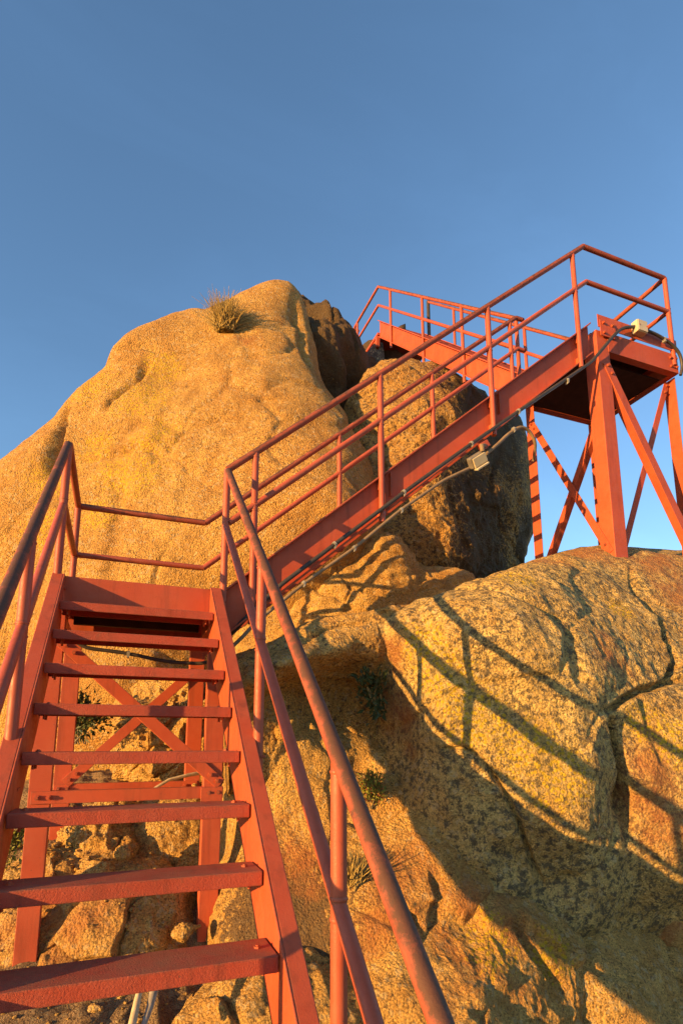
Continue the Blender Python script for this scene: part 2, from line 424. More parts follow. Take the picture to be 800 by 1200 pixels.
def grid_rock(name, material, rows, label, cat, amp=0.02, freq=2.0, ridge=0.01, seed=0, nr=330, nc=340, cracks=()):
    """a rock lofted through rows of measured points (top edge, lip, hollow, foot), closed behind"""
    P = np.array([[at(*p) for p in r] for r in rows])
    P = catmull(catmull(P, nc, 1), nr, 0)
    du = np.gradient(P, axis=1); dv = np.gradient(P, axis=0); N = np.cross(du, dv); N /= np.linalg.norm(N, axis=2)[..., None]+1e-9
    tc = CAM-P; N *= np.where((N*tc).sum(2).mean() > 0, 1, -1)
    V = P.reshape(-1, 3); q = V*freq+seed*13.7
    disp = amp*fbm(q, 5, 0.52)+ridge*fbm(q*2.3+3.1, 4, 0.55, ridged=True)
    for line, wd, dp in cracks:
        L = np.array([at(*p) for p in line]); L = CAM+(L-CAM)/np.linalg.norm(L-CAM, axis=1)[:, None]
        D = CAM+(V-CAM)/np.linalg.norm(V-CAM, axis=1)[:, None]; jit = 0.004*np.stack([fbm(V*7+k*31, 3) for k in range(3)], 1)
        e, s_ = seg_dist(D+jit, L); e = e*np.linalg.norm(V-CAM, axis=1)
        disp -= dp*np.clip(np.sin(math.pi*s_)*2, 0, 1)*np.exp(-(e/wd)**2)
    V = V+N.reshape(-1, 3)*disp[:, None]
    idx = np.arange(nr*nc).reshape(nr, nc)
    a, b, c, e = idx[:-1, :-1], idx[:-1, 1:], idx[1:, 1:], idx[1:, :-1]
    F = np.stack([a.ravel(), b.ravel(), c.ravel(), e.ravel()], 1).tolist()
    F.append(tuple(idx[:, 0])); F.append(tuple(idx[::-1, -1]))
    F += [(idx[0, k+1], idx[0, k], idx[-1, k], idx[-1, k+1]) for k in range(nc-1)]
    o0 = V.mean(0); me = bpy.data.meshes.new(name); me.from_pydata((V-o0).tolist(), [], F)
    me.polygons.foreach_set('use_smooth', np.ones(len(me.polygons), bool)); me.update()
    bm = bmesh.new(); bm.from_mesh(me); bmesh.ops.recalc_face_normals(bm, faces=bm.faces); bm.to_mesh(me); bm.free()
    for nm in ('lichen', 'rust', 'crust'):
        at_ = me.attributes.new(nm, 'FLOAT', 'POINT'); at_.data.foreach_set('value', np.full(len(V), 0.12, dtype=np.float32))
    me.materials.append(material)
    o = bpy.data.objects.new(name, me); COL.objects.link(o); o.location = o0
    return tag(o, label, cat)

# ------------------------------------------------------------------ ground
def ground():
    pts = np.array([(0.3,-1.8,-1.05), (0.3,-0.8,-1.0), (1.2,-0.5,-1.05), (-1,-0.5,-1.0), (0.4,0.6,-0.85), (0.0,1.6,-0.56), (0.9,1.6,-0.60),
                    (0.3,2.3,-0.10), (0.4,2.9,0.28), (0.1,3.4,0.42), (0.9,3.2,0.35), (-0.6,2.4,-0.2), (-1.5,2.5,-0.3), (-1,4,0.3), (2,1.0,-0.95), (3,0.8,-1.05), (2.0,2.5,0.0),
                    (4.5,0.6,-1.2), (0,6,0.4), (3,6,0.6), (6,3,0.0), (6,7,0.3), (-4,3,-0.6), (-4,-3,-1.3), (5,-4,-1.5), (0,-6,-1.4), (-3,8,0.0), (3,10,-0.5), (9,6,-1.5), (9,-2,-2.2), (-9,4,-1.8), (0,14,-3), (-9,-6,-2.6), (4,-10,-3)])
    # polar sheet, fine near the stairs and coarse to the horizon
    ring = np.concatenate([np.linspace(0, 7, 170), 7*np.exp(np.linspace(0.02, math.log(3000/7), 46))])
    na = 420; an = np.linspace(0, 2*math.pi, na, endpoint=False)
    c0 = np.array([0.8, 1.8])
    X = c0[0]+ring[:, None]*np.cos(an); Y = c0[1]+ring[:, None]*np.sin(an)
    X, Y = X.ravel(), Y.ravel()
    phi = lambda r: np.sqrt(r*r+0.15)
    K = phi(np.linalg.norm(pts[:, None, :2]-pts[None, :, :2], axis=-1)); n = len(pts)
    A = np.zeros((n+1, n+1)); A[:n, :n] = K; A[:n, n] = A[n, :n] = 1
    w = np.linalg.solve(A, np.r_[pts[:, 2], 0])
    rr = np.hypot(X-c0[0], Y-c0[1]); k = np.minimum(1, 12/np.maximum(rr, 1e-6))
    Xc = c0[0]+(X-c0[0])*k; Yc = c0[1]+(Y-c0[1])*k
    Z = phi(np.hypot(Xc[:, None]-pts[None, :, 0], Yc[:, None]-pts[None, :, 1]))@w[:n]+w[n]
    Z = Z-np.clip(rr-12, 0, 400)*0.16
    P = np.stack([X, Y, np.zeros_like(X)], 1)
    fade = np.clip(rr/40, 0, 1)
    Z += 0.05*fbm(P*1.7, 5, 0.55)+0.03*fbm(P*6+4, 3, 0.55, ridged=True)+fade*6*fbm(P*0.02, 4)
    V = np.stack([X, Y, Z], 1)
    idx = np.arange(len(ring)*na).reshape(len(ring), na)
    a = idx[:-1]; b = np.roll(idx, -1, 1)[:-1]; c = np.roll(idx, -1, 1)[1:]; e = idx[1:]
    F = np.stack([a.ravel(), e.ravel(), c.ravel(), b.ravel()], 1)[na:]
    me = bpy.data.meshes.new('ground'); me.from_pydata(V.tolist(), [], [tuple(range(na, 2*na))]+F.tolist())
    me.polygons.foreach_set('use_smooth', np.ones(len(me.polygons), bool)); me.update()
    me.materials.append(M['soil'])
    o = bpy.data.objects.new('ground', me); COL.objects.link(o); o['kind'] = 'structure'
    return o
ground()

# ------------------------------------------------------------------ boulders
rock('granite_boulder', M['granite'], (1.1, 5.6, 3.0),
     [(340,333,4.9), (347,345,4.85), (352,360,4.8), (352,364,6.2), (354,384,4.65), (364,384,6.0), (355,404,4.5), (367,404,5.9), (369,432,5.8), (372,465,5.6), (357,425,4.32), (359,460,3.93), (364,500,3.6), (378,502,5.2), (375,545,3.35), (388,575,3.2), (400,612,3.1),
      (345,375,4.75), (310,380,4.55), (300,430,4.15), (240,400,4.70), (200,440,4.70), (150,440,4.8), (120,470,4.75), (110,520,4.6), (60,560,4.75), (50,640,4.55), (250,500,4.0), (250,560,3.75), (150,600,4.05), (330,500,3.62), (320,570,3.4), (100,690,4.05), (200,650,3.6), (300,640,3.25),
      (150,760,3.7), (230,780,3.75), (120,800,3.8), (300,740,3.65), (20,720,4.6), (30,800,4.6), (395,500,5.3), (400,400,6.3), (40,520,4.9), (85,500,4.85)],
     'huge sunlit golden granite boulder filling the background left of the middle stairs', raw=[(2.2,8.2,4.5), (0,8.4,3.5), (1,8.0,5.8), (-1.5,7.6,1.8), (1,7,-0.5), (3.4,7,3), (3.1,5.6,2.0), (2.9,4.6,1.0), (-0.5,5,-0.4)],
     sil=[(-40,585,5.4), (0,541,5.3), (30,511,5.25), (59,487,5.2), (80,469,5.2), (90,456,5.2), (108,440,5.2), (125,424,5.2), (131,408,5.1), (158,387,5.1), (190,375,5.1), (217,366,5.1), (240,362,5.1), (262,354,5.1), (281,345,5.1), (300,337,5.1), (316,331,5.05), (328,329,5.0)],
     cracks=[([(74,472,5.1), (70,490,5.0), (73,515,4.9), (68,540,4.85), (60,558,4.8)], 0.050, 0.36), ([(124,426,5.1), (138,412,5.0), (165,405,4.9), (190,404,4.8)], 0.035, 0.12), ([(176,412,4.8), (160,440,4.75), (140,456,4.75), (122,482,4.75)], 0.035, 0.13),
             ([(340,352,4.9), (352,385,4.6), (362,430,4.3)], 0.05, 0.10), ([(250,372,5.0), (285,400,4.6), (300,440,4.2)], 0.10, 0.05), ([(140,560,4.3), (138,610,4.1), (135,680,3.9)], 0.10, 0.05), ([(300,470,3.95), (318,462,3.85), (334,470,3.8)], 0.03, 0.03), ([(200,480,4.5), (196,540,4.3), (190,600,4.0)], 0.12, 0.04)],
     sub=8, amp=0.05, freq=0.65, ridge=0.016, eps=0.045, block=0.035, bfreq=0.55, focus=0.8,
     lichen=[(95,440,4.95,0.45), (170,470,4.65,0.45), (185,520,4.4,0.4), (160,560,4.25,0.4), (60,560,4.75,0.35), (45,620,4.6,0.35), (110,520,4.6,0.3), (190,430,4.75,0.3), (145,550,4.25,0.4), (110,600,4.2,0.25)],
     rust=[(290,400,4.5,0.2)], crust=[(380,420,5.8,0.55), (384,470,5.5,0.5)])  # last dark spots paint in the shade of the cleft beside the ridge

rock('granite_boulder', M['granite_shade'], (3.3, 7.3, 4.6),
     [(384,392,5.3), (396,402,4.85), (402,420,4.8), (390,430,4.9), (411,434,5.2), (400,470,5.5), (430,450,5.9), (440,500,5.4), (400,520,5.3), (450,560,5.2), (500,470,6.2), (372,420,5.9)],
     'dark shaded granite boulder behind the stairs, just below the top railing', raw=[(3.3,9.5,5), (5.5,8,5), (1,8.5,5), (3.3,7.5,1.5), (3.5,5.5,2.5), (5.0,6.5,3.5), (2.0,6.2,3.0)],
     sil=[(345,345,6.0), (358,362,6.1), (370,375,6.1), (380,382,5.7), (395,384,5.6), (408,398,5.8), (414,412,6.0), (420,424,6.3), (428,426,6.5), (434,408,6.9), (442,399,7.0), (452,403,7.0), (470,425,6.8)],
     sub=8, amp=0.09, freq=1.3, ridge=0.05, crust_shade0=0.85, eps=0.05, seed=3, block=0.10, bfreq=1.3, focus=0.8)  # overall dark coat paints in the shade of the big boulder's ridge

rock('granite_boulder', M['granite_shade'], (4.25, 5.1, 3.2),
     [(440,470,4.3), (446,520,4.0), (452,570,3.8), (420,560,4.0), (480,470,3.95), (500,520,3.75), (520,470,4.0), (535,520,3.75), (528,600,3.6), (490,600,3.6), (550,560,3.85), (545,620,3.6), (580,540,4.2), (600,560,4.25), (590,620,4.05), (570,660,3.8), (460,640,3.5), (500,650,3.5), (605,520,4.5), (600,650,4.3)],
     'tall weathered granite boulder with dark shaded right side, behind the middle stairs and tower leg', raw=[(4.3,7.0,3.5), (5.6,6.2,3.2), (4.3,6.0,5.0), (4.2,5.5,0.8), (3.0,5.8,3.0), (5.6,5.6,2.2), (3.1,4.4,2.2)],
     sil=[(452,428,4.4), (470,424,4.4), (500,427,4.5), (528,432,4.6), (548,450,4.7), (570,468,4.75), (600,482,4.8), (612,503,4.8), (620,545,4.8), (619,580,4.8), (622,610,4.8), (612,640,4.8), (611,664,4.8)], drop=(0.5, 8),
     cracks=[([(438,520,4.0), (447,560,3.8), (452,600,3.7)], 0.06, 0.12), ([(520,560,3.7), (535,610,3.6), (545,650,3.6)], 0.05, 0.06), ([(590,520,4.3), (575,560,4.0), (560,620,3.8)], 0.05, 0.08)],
     sub=8, amp=0.06, freq=1.3, ridge=0.03, crust_shade0=0.2, eps=0.05, crust=[(570,500,4.3,1.0), (555,600,3.95,0.75), (590,480,4.7,0.7), (560,670,3.9,0.8), (610,650,4.6,0.7)], seed=5, block=0.05, bfreq=1.2, focus=0.8)  # dark spots paint in the shade on the right side

# ledges between the boulders and the front rock
rock('granite_ledge', M['granite_c'], (2.4, 4.1, 1.65),
     [(300,735,3.55), (330,708,3.50), (365,680,3.42), (400,652,3.36), (430,628,3.36), (455,626,3.30), (472,646,3.22), (477,668,3.14), (440,684,3.12), (390,702,3.25), (350,727,3.35), (310,745,3.45), (420,660,3.24), (380,690,3.30)],
     'layered golden granite ledge right under the middle stairs and their pipes', cat='rock ledge', raw=[(1.1,3.9,1.4), (3.2,4.5,1.9), (2.4,4.6,1.9), (2.4,3.6,0.8), (1.5,3.3,0.9)],
     amp=0.03, freq=2.0, ridge=0.012, strata=0.022, seed=8, block=0.03, bfreq=2.2, eps=0.06)
rock('granite_ledge', M['granite_c'], (3.05, 3.75, 1.8),
     [(400,705,3.30), (430,686,3.32), (470,673,3.32), (510,666,3.28), (540,668,3.24), (558,680,3.18), (556,694,3.10), (500,702,3.08), (450,708,3.18), (480,686,3.18), (530,684,3.12)],
     'low rounded granite slab between the layered ledge and the big front rock', cat='rock ledge', raw=[(2.2,3.6,1.6), (3.9,4.0,1.9), (3.1,4.2,1.8), (3.0,3.4,1.0)],
     amp=0.025, freq=2.2, ridge=0.012, strata=0.012, seed=9, block=0.02, bfreq=2, eps=0.06)
grid_rock('granite_ledge', M['granite_c'], [
     [(262,770,2.0), (310,760,2.1), (350,742,2.1), (400,730,2.1), (450,724,2.1), (500,722,2.0), (550,720,1.9)],
     [(265,784,1.66), (310,760,1.68), (350,737,1.72), (400,723,1.74), (450,714,1.66), (500,711,1.60), (550,708,1.50)],
     [(275,794,1.54), (315,767,1.57), (355,749,1.59), (400,739,1.62), (450,728,1.60), (490,724,1.55), (540,720,1.42)],
     [(282,802,1.42), (325,778,1.39), (360,767,1.43), (400,760,1.52), (435,762,1.58), (470,760,1.62), (520,740,1.52)],
     [(288,812,1.50), (330,790,1.50), (365,781,1.56), (405,778,1.68), (440,788,1.75), (480,790,1.75), (520,770,1.70)],
     [(284,840,1.76), (330,815,1.84), (370,813,1.92), (405,810,1.98), (440,825,1.92), (480,830,1.92), (520,800,1.95)],
     [(270,920,1.80), (330,900,1.86), (370,890,1.95), (405,890,1.98), (440,900,1.95), (480,910,1.95), (520,900,2.0)],
     [(262,930,2.6), (330,930,2.6), (370,920,2.6), (405,910,2.6), (440,910,2.6), (480,910,2.6), (520,900,2.6)]],
     'smooth sloping granite shelf below the ledges, above a shaded hollow', 'rock ledge', amp=0.016, freq=2.2, ridge=0.012, seed=10,
     cracks=[([(330,765,1.5), (365,742,1.6), (400,734,1.62), (440,732,1.6)], 0.012, 0.03), ([(430,722,1.62), (480,716,1.58), (535,712,1.5)], 0.012, 0.03)])

# front rock with the stair shadow
rock('granite_boulder', M['granite_b'], (3.45, 2.45, 0.6),
     [(446,748,1.60), (480,735,1.44), (510,720,1.34), (540,708,1.25),
      (575,740,1.05), (620,770,0.94), (650,720,1.12), (700,700,1.34), (740,690,1.50), (700,812,0.87), (700,760,1.00), (740,760,1.06), (765,780,1.06), (560,795,1.11), (620,830,0.98), (690,870,0.86),
      (455,765,1.62), (470,800,1.57), (510,828,1.22), (470,845,1.60), (590,895,0.98), (690,950,0.83), (704,900,0.85), (570,890,1.02), (480,900,1.48), (470,930,1.52), (520,985,1.24), (560,1000,1.10), (600,1010,1.05), (620,1040,1.04), (660,1030,0.99), (680,975,0.84), (720,1000,0.93), (700,1070,0.98), (740,1055,1.02), (585,1055,1.05), (640,1078,1.01),
      (760,720,1.26), (790,712,1.36), (800,740,1.22), (792,780,1.06), (760,835,0.93), (800,862,0.81), (800,928,0.81), (800,995,0.79), (745,860,0.94), (745,930,0.90), (745,1000,0.94), (860,900,0.75), (860,1000,0.75), (780,1040,0.90), (860,1060,0.90), (880,760,1.05), (720,860,0.98), (726,930,0.98)],
     'big lichen-spotted granite rock face at right, crossed by the railing and stair shadow', raw=[(4.33,1.8,2.22), (4.3,2.73,2.40), (5.1,2.2,2.3), (5.2,3.2,2.2), (3.2,4.0,1.5), (3.3,4.2,0.5), (5.2,3.8,0.5), (5.6,2.0,1.5), (5.2,1.6,0.3), (5.0,1.6,-0.6), (3.2,2.0,-1.0), (2.2,2.5,-0.2), (2.2,2.5,0.7), (3.0,2.4,1.5)],
     sil=[(560,693,1.32), (600,674,1.50), (628,661,1.66), (660,651,1.75), (700,645,1.82), (740,645,1.84), (770,649,1.86), (800,652,1.88), (850,662,1.9)], drop=(0.9, -2),
     cracks=[([(752,700,1.4), (772,728,1.25), (778,755,1.15), (790,780,1.06), (778,804,1.0)], 0.025, 0.11), ([(640,705,1.2), (665,760,1.0), (680,800,0.9), (704,815,0.86)], 0.05, 0.03),
             ([(560,885,1.02), (585,920,0.97), (608,965,0.95), (622,1010,1.0), (640,1050,1.0)], 0.014, 0.05), ([(715,700,1.3), (735,712,1.3)], 0.02, 0.04), ([(708,836,0.86), (745,812,0.92), (775,802,1.0), (815,792,1.05)], 0.022, 0.10),
             ([(520,878,1.3), (545,876,1.15), (562,886,1.05)], 0.012, 0.04), ([(730,668,1.7), (750,695,1.4), (790,712,1.35), (830,725,1.3)], 0.02, 0.06), ([(712,838,0.92), (718,880,0.96), (726,930,0.97), (732,985,0.96)], 0.035, 0.10)],
     sub=8, amp=0.025, freq=1.6, ridge=0.012, eps=0.04, block=0.02, bfreq=0.9, focus=0.8,
     lichen=[(600,690,1.4,0.2), (520,790,1.2,0.22), (560,840,1.05,0.25), (620,880,0.95,0.25), (650,910,0.9,0.25), (540,820,1.1,0.2), (720,720,1.3,0.15), (500,760,1.35,0.2), (790,870,0.85,0.2), (750,850,0.95,0.18)],
     rust=[(690,650,1.85,0.35), (770,670,1.7,0.55), (800,700,1.45,0.45), (640,665,1.7,0.3), (710,770,1.0,0.22), (460,770,1.6,0.2), (470,840,1.58,0.3), (770,960,0.9,0.35), (760,900,0.95,0.3)], crust_shade0=0.25)

# rock under the right-hand railing
rock('granite_boulder', M['granite_c'], (1.6, 2.45, -0.45),
     [(285,880,2.12), (300,850,1.94), (330,835,1.95), (370,850,1.89), (400,890,1.74), (425,895,1.75), (445,880,1.77), (456,905,1.64), (462,925,1.55), (500,975,1.28), (535,1015,1.14), (570,1048,1.04), (578,1075,1.08), (550,1095,1.04), (510,1110,1.02), (480,1080,1.04), (430,1040,1.22), (400,960,1.59), (350,960,1.64), (350,1040,1.44), (300,950,1.77), (290,1040,1.56), (280,1120,1.37), (350,1120,1.23), (400,1120,1.14), (440,1120,1.06), (262,1000,2.05), (480,1010,1.24), (440,960,1.53)],
     'rounded sunlit granite rock below the right handrail, left of the shadowed face', raw=[(0.9,2.6,-0.4), (2.8,3.4,-0.3), (1.8,3.8,-0.2), (1.8,2.6,-1.4), (2.7,2.3,-0.7), (0.9,2.2,-0.8), (1.8,2.9,0.35)],
     sub=8, amp=0.03, freq=1.9, ridge=0.012, eps=0.05, focus=0.7, seed=14, block=0.03, bfreq=1.3, rust=[(480,1040,1.12,0.35), (560,1060,1.02,0.3), (350,1000,1.51,0.3), (450,1080,1.08,0.3)], crust=[(330,1080,1.34,0.4)],
     cracks=[([(505,1105,1.02), (520,1060,1.04), (516,1020,1.12)], 0.03, 0.05), ([(440,1000,1.33), (470,1060,1.08), (500,1100,1.02)], 0.03, 0.04)])
rock('granite_boulder', M['granite_c'], (2.25, 1.45, -1.0),
     [(500,1120,0.92), (530,1100,0.97), (570,1085,0.97), (600,1060,1.03), (640,1075,1.01), (665,1095,1.01), (690,1130,0.97), (710,1170,0.92), (640,1160,0.82), (560,1160,0.75), (500,1190,0.72), (600,1200,0.72), (520,1220,0.67), (700,1210,0.82), (440,1160,0.89)],
     'rough orange granite boulder at the bottom, in front of the shadowed rock face', raw=[(2.2,2.3,-0.9), (3.1,1.9,-1.0), (1.5,1.7,-1.1), (2.2,1.4,-1.8)],
     sub=8, amp=0.03, freq=2.2, ridge=0.012, eps=0.05, focus=0.7, seed=16, block=0.035, bfreq=1.5, rust=[(600,1070,0.97,0.3), (560,1120,0.87,0.35)], lichen=[(570,1110,0.92,0.2), (640,1120,0.92,0.15)],
     cracks=[([(600,1062,0.97), (620,1110,0.89), (660,1160,0.82)], 0.03, 0.06)])
rock('granite_boulder', M['granite_c'], (3.3, 1.4, -1.0),
     [(690,1105,0.99), (730,1090,1.02), (770,1105,1.02), (800,1130,0.99), (840,1150,0.97), (740,1150,0.82), (800,1180,0.82), (700,1170,0.82), (760,1210,0.72), (680,1140,0.89), (850,1200,0.82)],
     'low shaded granite rock in the bottom right corner', raw=[(3.4,2.3,-1.0), (4.3,1.6,-1.2), (3.3,1.4,-1.8), (2.6,1.5,-1.2)],
     sub=7, amp=0.03, freq=2.2, ridge=0.012, eps=0.09, seed=17, block=0.04, bfreq=1.5)
rock('granite_boulder', M['granite_b'], (4.1, 1.55, -0.55),
     [(745,1050,1.17), (775,1030,1.15), (800,1015,1.13), (800,1100,1.00), (770,1085,1.07), (840,1060,1.00), (790,1110,1.05), (850,1120,0.95)],
     'smooth dark red rock tucked under the block at the right edge', raw=[(5.0,1.9,-0.4), (4.1,2.4,-0.4), (4.1,1.7,-1.4), (4.6,1.6,0.0)],
     sub=6, amp=0.03, freq=2.2, ridge=0.02, seed=18, rust=[(790,1060,1.05,0.8)])
rock('granite_boulder', M['granite_c'], (1.15, 1.2, -1.25),
     [(330,1150,1.05), (380,1130,1.12), (420,1140,1.12), (460,1165,1.05), (400,1190,0.9), (340,1210,0.85), (460,1220,0.9), (300,1180,0.95)],
     'crumbling granite rock at the bottom between the stair and the handrail post', raw=[(1.2,2.0,-1.1), (1.9,1.4,-1.3), (0.5,1.3,-1.2), (1.2,1.2,-1.9)],
     sub=7, amp=0.03, freq=2.6, ridge=0.012, eps=0.1, seed=19, block=0.04, bfreq=2)
# seen through the open treads
rock('granite_boulder', M['granite_c'], (0.78, 2.6, -0.35),
     [(172,960,2.28), (200,935,2.38), (235,925,2.43), (250,960,2.26), (245,1020,2.12), (205,1010,2.14), (180,1040,2.14), (170,1075,2.08), (210,1080,2.02), (240,1080,2.02)],
     'pale granite rock seen between the treads beside the right landing leg', raw=[(0.8,3.0,-0.2), (1.3,2.4,-0.3), (0.3,2.5,-0.4), (0.8,2.3,-1.0)],
     sub=7, amp=0.03, freq=2.6, ridge=0.012, eps=0.1, seed=20, block=0.04, bfreq=2.4)
rock('granite_boulder', M['granite_c'], (0.05, 2.2, -0.55),
     [(20,1060,1.95), (50,1040,1.95), (100,1030,1.95), (130,1050,1.9), (125,1100,1.8), (80,1110,1.75), (30,1110,1.8), (60,1075,1.84), (140,1080,1.95)],
     'orange-stained granite rock behind the left landing leg', raw=[(0.1,2.8,-0.5), (0.6,2.4,-0.7), (-0.5,2.3,-0.6), (0.05,2.2,-1.1)],
     sub=7, amp=0.03, freq=2.8, ridge=0.012, eps=0.1, seed=21, block=0.04, bfreq=2.6, rust=[(90,1080,1.8,0.45), (60,1060,1.9,0.3)])
rock('granite_boulder', M['granite_c'], (0.33, 2.45, -0.17),
     [(88,980,2.3), (100,960,2.3), (130,955,2.3), (150,975,2.25), (145,1010,2.15), (100,1010,2.15), (120,985,2.2)],
     'small rough granite rock in the middle of the gap under the stairs', raw=[(0.35,2.9,-0.15), (0.6,2.5,-0.2), (0.05,2.5,-0.2), (0.33,2.45,-0.5)],
     sub=6, amp=0.04, freq=3.2, ridge=0.03, eps=0.1, seed=22, block=0.05, bfreq=4)
rock('granite_boulder', M['granite_c'], (0.85, 3.4, 0.75),
     [(180,830,3.05), (205,815,3.1), (240,800,3.1), (262,840,2.95), (230,860,2.85), (190,865,2.9), (215,835,2.9), (255,880,2.8), (175,880,3.0)],
     'sunlit granite rock behind the cross brace under the landing', raw=[(0.9,4.0,0.8), (1.5,3.5,0.7), (0.3,3.5,0.5), (0.85,3.4,0.1)],
     sub=7, amp=0.04, freq=2.6, ridge=0.025, eps=0.1, seed=23, block=0.04, bfreq=3)
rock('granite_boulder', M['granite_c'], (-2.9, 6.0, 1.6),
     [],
     'added rock out of view at left, put there to shade the big boulder', raw=[(-3.9,5.7,1.6), (-3.0,7.1,1.6), (-3.1,4.95,1.3), (-2.9,5.9,0.0), (-3.0,5.7,3.3), (-1.9,5.6,1.6), (-2.2,5.3,2.6)],
     sub=6, amp=0.04, freq=1.5, ridge=0.02, eps=0.1, seed=24, crust_shade0=0.8)  # unseen rock, added so its shadow falls on the big boulder's left end

rock('granite_boulder', M['granite_c'], (0.45, 2.05, -0.50),
     [(95,1035,1.92), (135,1008,1.98), (165,1004,2.0), (200,1030,1.90), (196,1060,1.78), (170,1085,1.68), (130,1098,1.66), (98,1080,1.76), (150,1045,1.84)],
     'broken granite slab in the middle below the second tread from the bottom', raw=[(0.45,2.6,-0.45), (0.9,2.2,-0.6), (0.1,2.2,-0.6), (0.45,2.05,-1.0)],
     sub=7, amp=0.025, freq=2.6, ridge=0.014, eps=0.05, seed=29, block=0.05, bfreq=2.2, rust=[(120,1070,1.72,0.25)])
def gravel():
    from mathutils.bvhtree import BVHTree
    trees = []
    for o in [o for o in COL.objects if o.type == 'MESH' and (o.name == 'ground' or (o.name.startswith('granite_boulder') and -0.2 < o.location.x < 1.0 and 1.5 < o.location.y < 2.8))]:
        n = len(o.data.vertices); v = np.empty(n*3, np.float32); o.data.vertices.foreach_get('co', v)
        trees.append(BVHTree.FromPolygons((v.reshape(-1, 3)+np.array(o.location)).tolist(), [tuple(p.vertices) for p in o.data.polygons]))
    rnd = random.Random(77); base, F = ico(2); mb = MB()
    for i in range(900):
        x, y = rnd.uniform(-0.4, 1.05), rnd.uniform(0.7, 3.0); top = None
        for t in trees:
            h = t.ray_cast(Vector((x, y, 1.2)), Vector((0, 0, -1)))
            if h[0] is not None and (top is None or h[0].z > top[0].z): top = h
        if top is None or top[1].z < 0.45: continue
        r = rnd.uniform(0.004, 0.011) if rnd.random() < 0.85 else rnd.uniform(0.012, 0.026)
        sc = np.array([rnd.uniform(0.7, 1.4), rnd.uniform(0.7, 1.4), rnd.uniform(0.5, 0.9)])*r
        w = 1+0.25*np.array([rnd.uniform(-1, 1) for _ in range(len(base))])[:, None]
        mb.add((base*sc*w+np.array(top[0])+np.array([0, 0, r*0.3])).tolist(), F.tolist())
    return tag(mb.build('gravel', M['granite_c']), 'loose granite gravel scattered on the ground under the stairs', 'gravel', kind='stuff')
def small_rock(px, py, y, r, label, seed, m='granite_c'):
    c = at(px, py, y); rnd = random.Random(seed)
    raw = []
    for k in range(14):
        v = Vector((rnd.gauss(0, 1), rnd.gauss(0, 1), rnd.gauss(0, 1))).normalized()
        raw.append(tuple(c+np.array(v)*r*rnd.uniform(0.7, 1.2)*np.array([1.2, 1, 0.75])))
    rock('stone', M[m], tuple(c), [], label, 'stone', raw=raw, sub=5, amp=0.12*r, freq=1.1/r, ridge=0.05*r, eps=0.15, seed=seed, minr=r*0.4, focus=0, group='loose stones under the stairs')
for i, (px, py, y, r, lab) in enumerate([(145,1000,2.0,0.05,'small pinkish stone in the dark gap under the stairs'),
        (215,1092,1.62,0.055,'flat stone at the foot of the right landing leg'), (40,985,2.2,0.06,'pale stone beside the left landing leg'),
        (330,858,1.80,0.06,'knob of rock sticking up behind the right handrail')]):
    small_rock(px, py, y, r, lab, 100+i)

gravel()

# ------------------------------------------------------------------ steelwork
RISE, RUN = 0.1941, 0.2181
SLOPE1 = RISE/RUN; SLOPE2 = 0.878
ZL = 8*RISE; YF, YB = 1.745, 2.730                     # landing level, front and back rails
XL, XR = -0.047, 0.887
RAIL = 0.809; DM = 0.378; RT = 0.0235; RP = 0.0225
ZP = ZL+SLOPE2*(4.107-XR); XT, XP = 4.107, 5.150       # platform level and its two rail lines

def bolt(parent, p, n, r=0.013, h=0.014):
    n = np.array(n, float); n /= np.linalg.norm(n); a = np.array([0, 0, 1.0]) if abs(n[2]) < 0.9 else np.array([1.0, 0, 0])
    x = np.cross(n, a); x /= np.linalg.norm(x); y = np.cross(n, x)
    mb = MB(); poly = [(r*math.cos(k*math.pi/3), r*math.sin(k*math.pi/3)) for k in range(6)]
    mb.prism(poly, np.array(p), np.array(p)+n*h, x, y)
    mb.prism([(0.55*a, 0.55*b) for a, b in poly], np.array(p)+n*h, np.array(p)+n*h*1.6, x, y)
    return mb.build('bolt', M['steel'], parent)

def bar(mb, p0, p1, w, t, normal):
    """flat bar from p0 to p1: width w across, thickness t along normal"""
    p0, p1 = np.array(p0, float), np.array(p1, float); d = p1-p0; d /= np.linalg.norm(d)
    n = np.array(normal, float); n -= d*(n@d); n /= np.linalg.norm(n); x = np.cross(d, n)
    mb.prism([(-w/2, -t/2), (w/2, -t/2), (w/2, t/2), (-w/2, t/2)], p0, p1, x, n); return mb

def angle_bar(mb, p0, p1, w, t, normal, side=1):
    """L-section: one leg flat (faces normal), the other stands behind it"""
    p0, p1 = np.array(p0, float), np.array(p1, float); d = p1-p0; d /= np.linalg.norm(d)
    n = np.array(normal, float); n -= d*(n@d); n /= np.linalg.norm(n); x = np.cross(d, n)*side
    mb.prism([(-w/2, 0), (w/2, 0), (w/2, -w*0.9), (w/2-t, -w*0.9), (w/2-t, -t), (-w/2, -t)], p0, p1, x, n); return mb

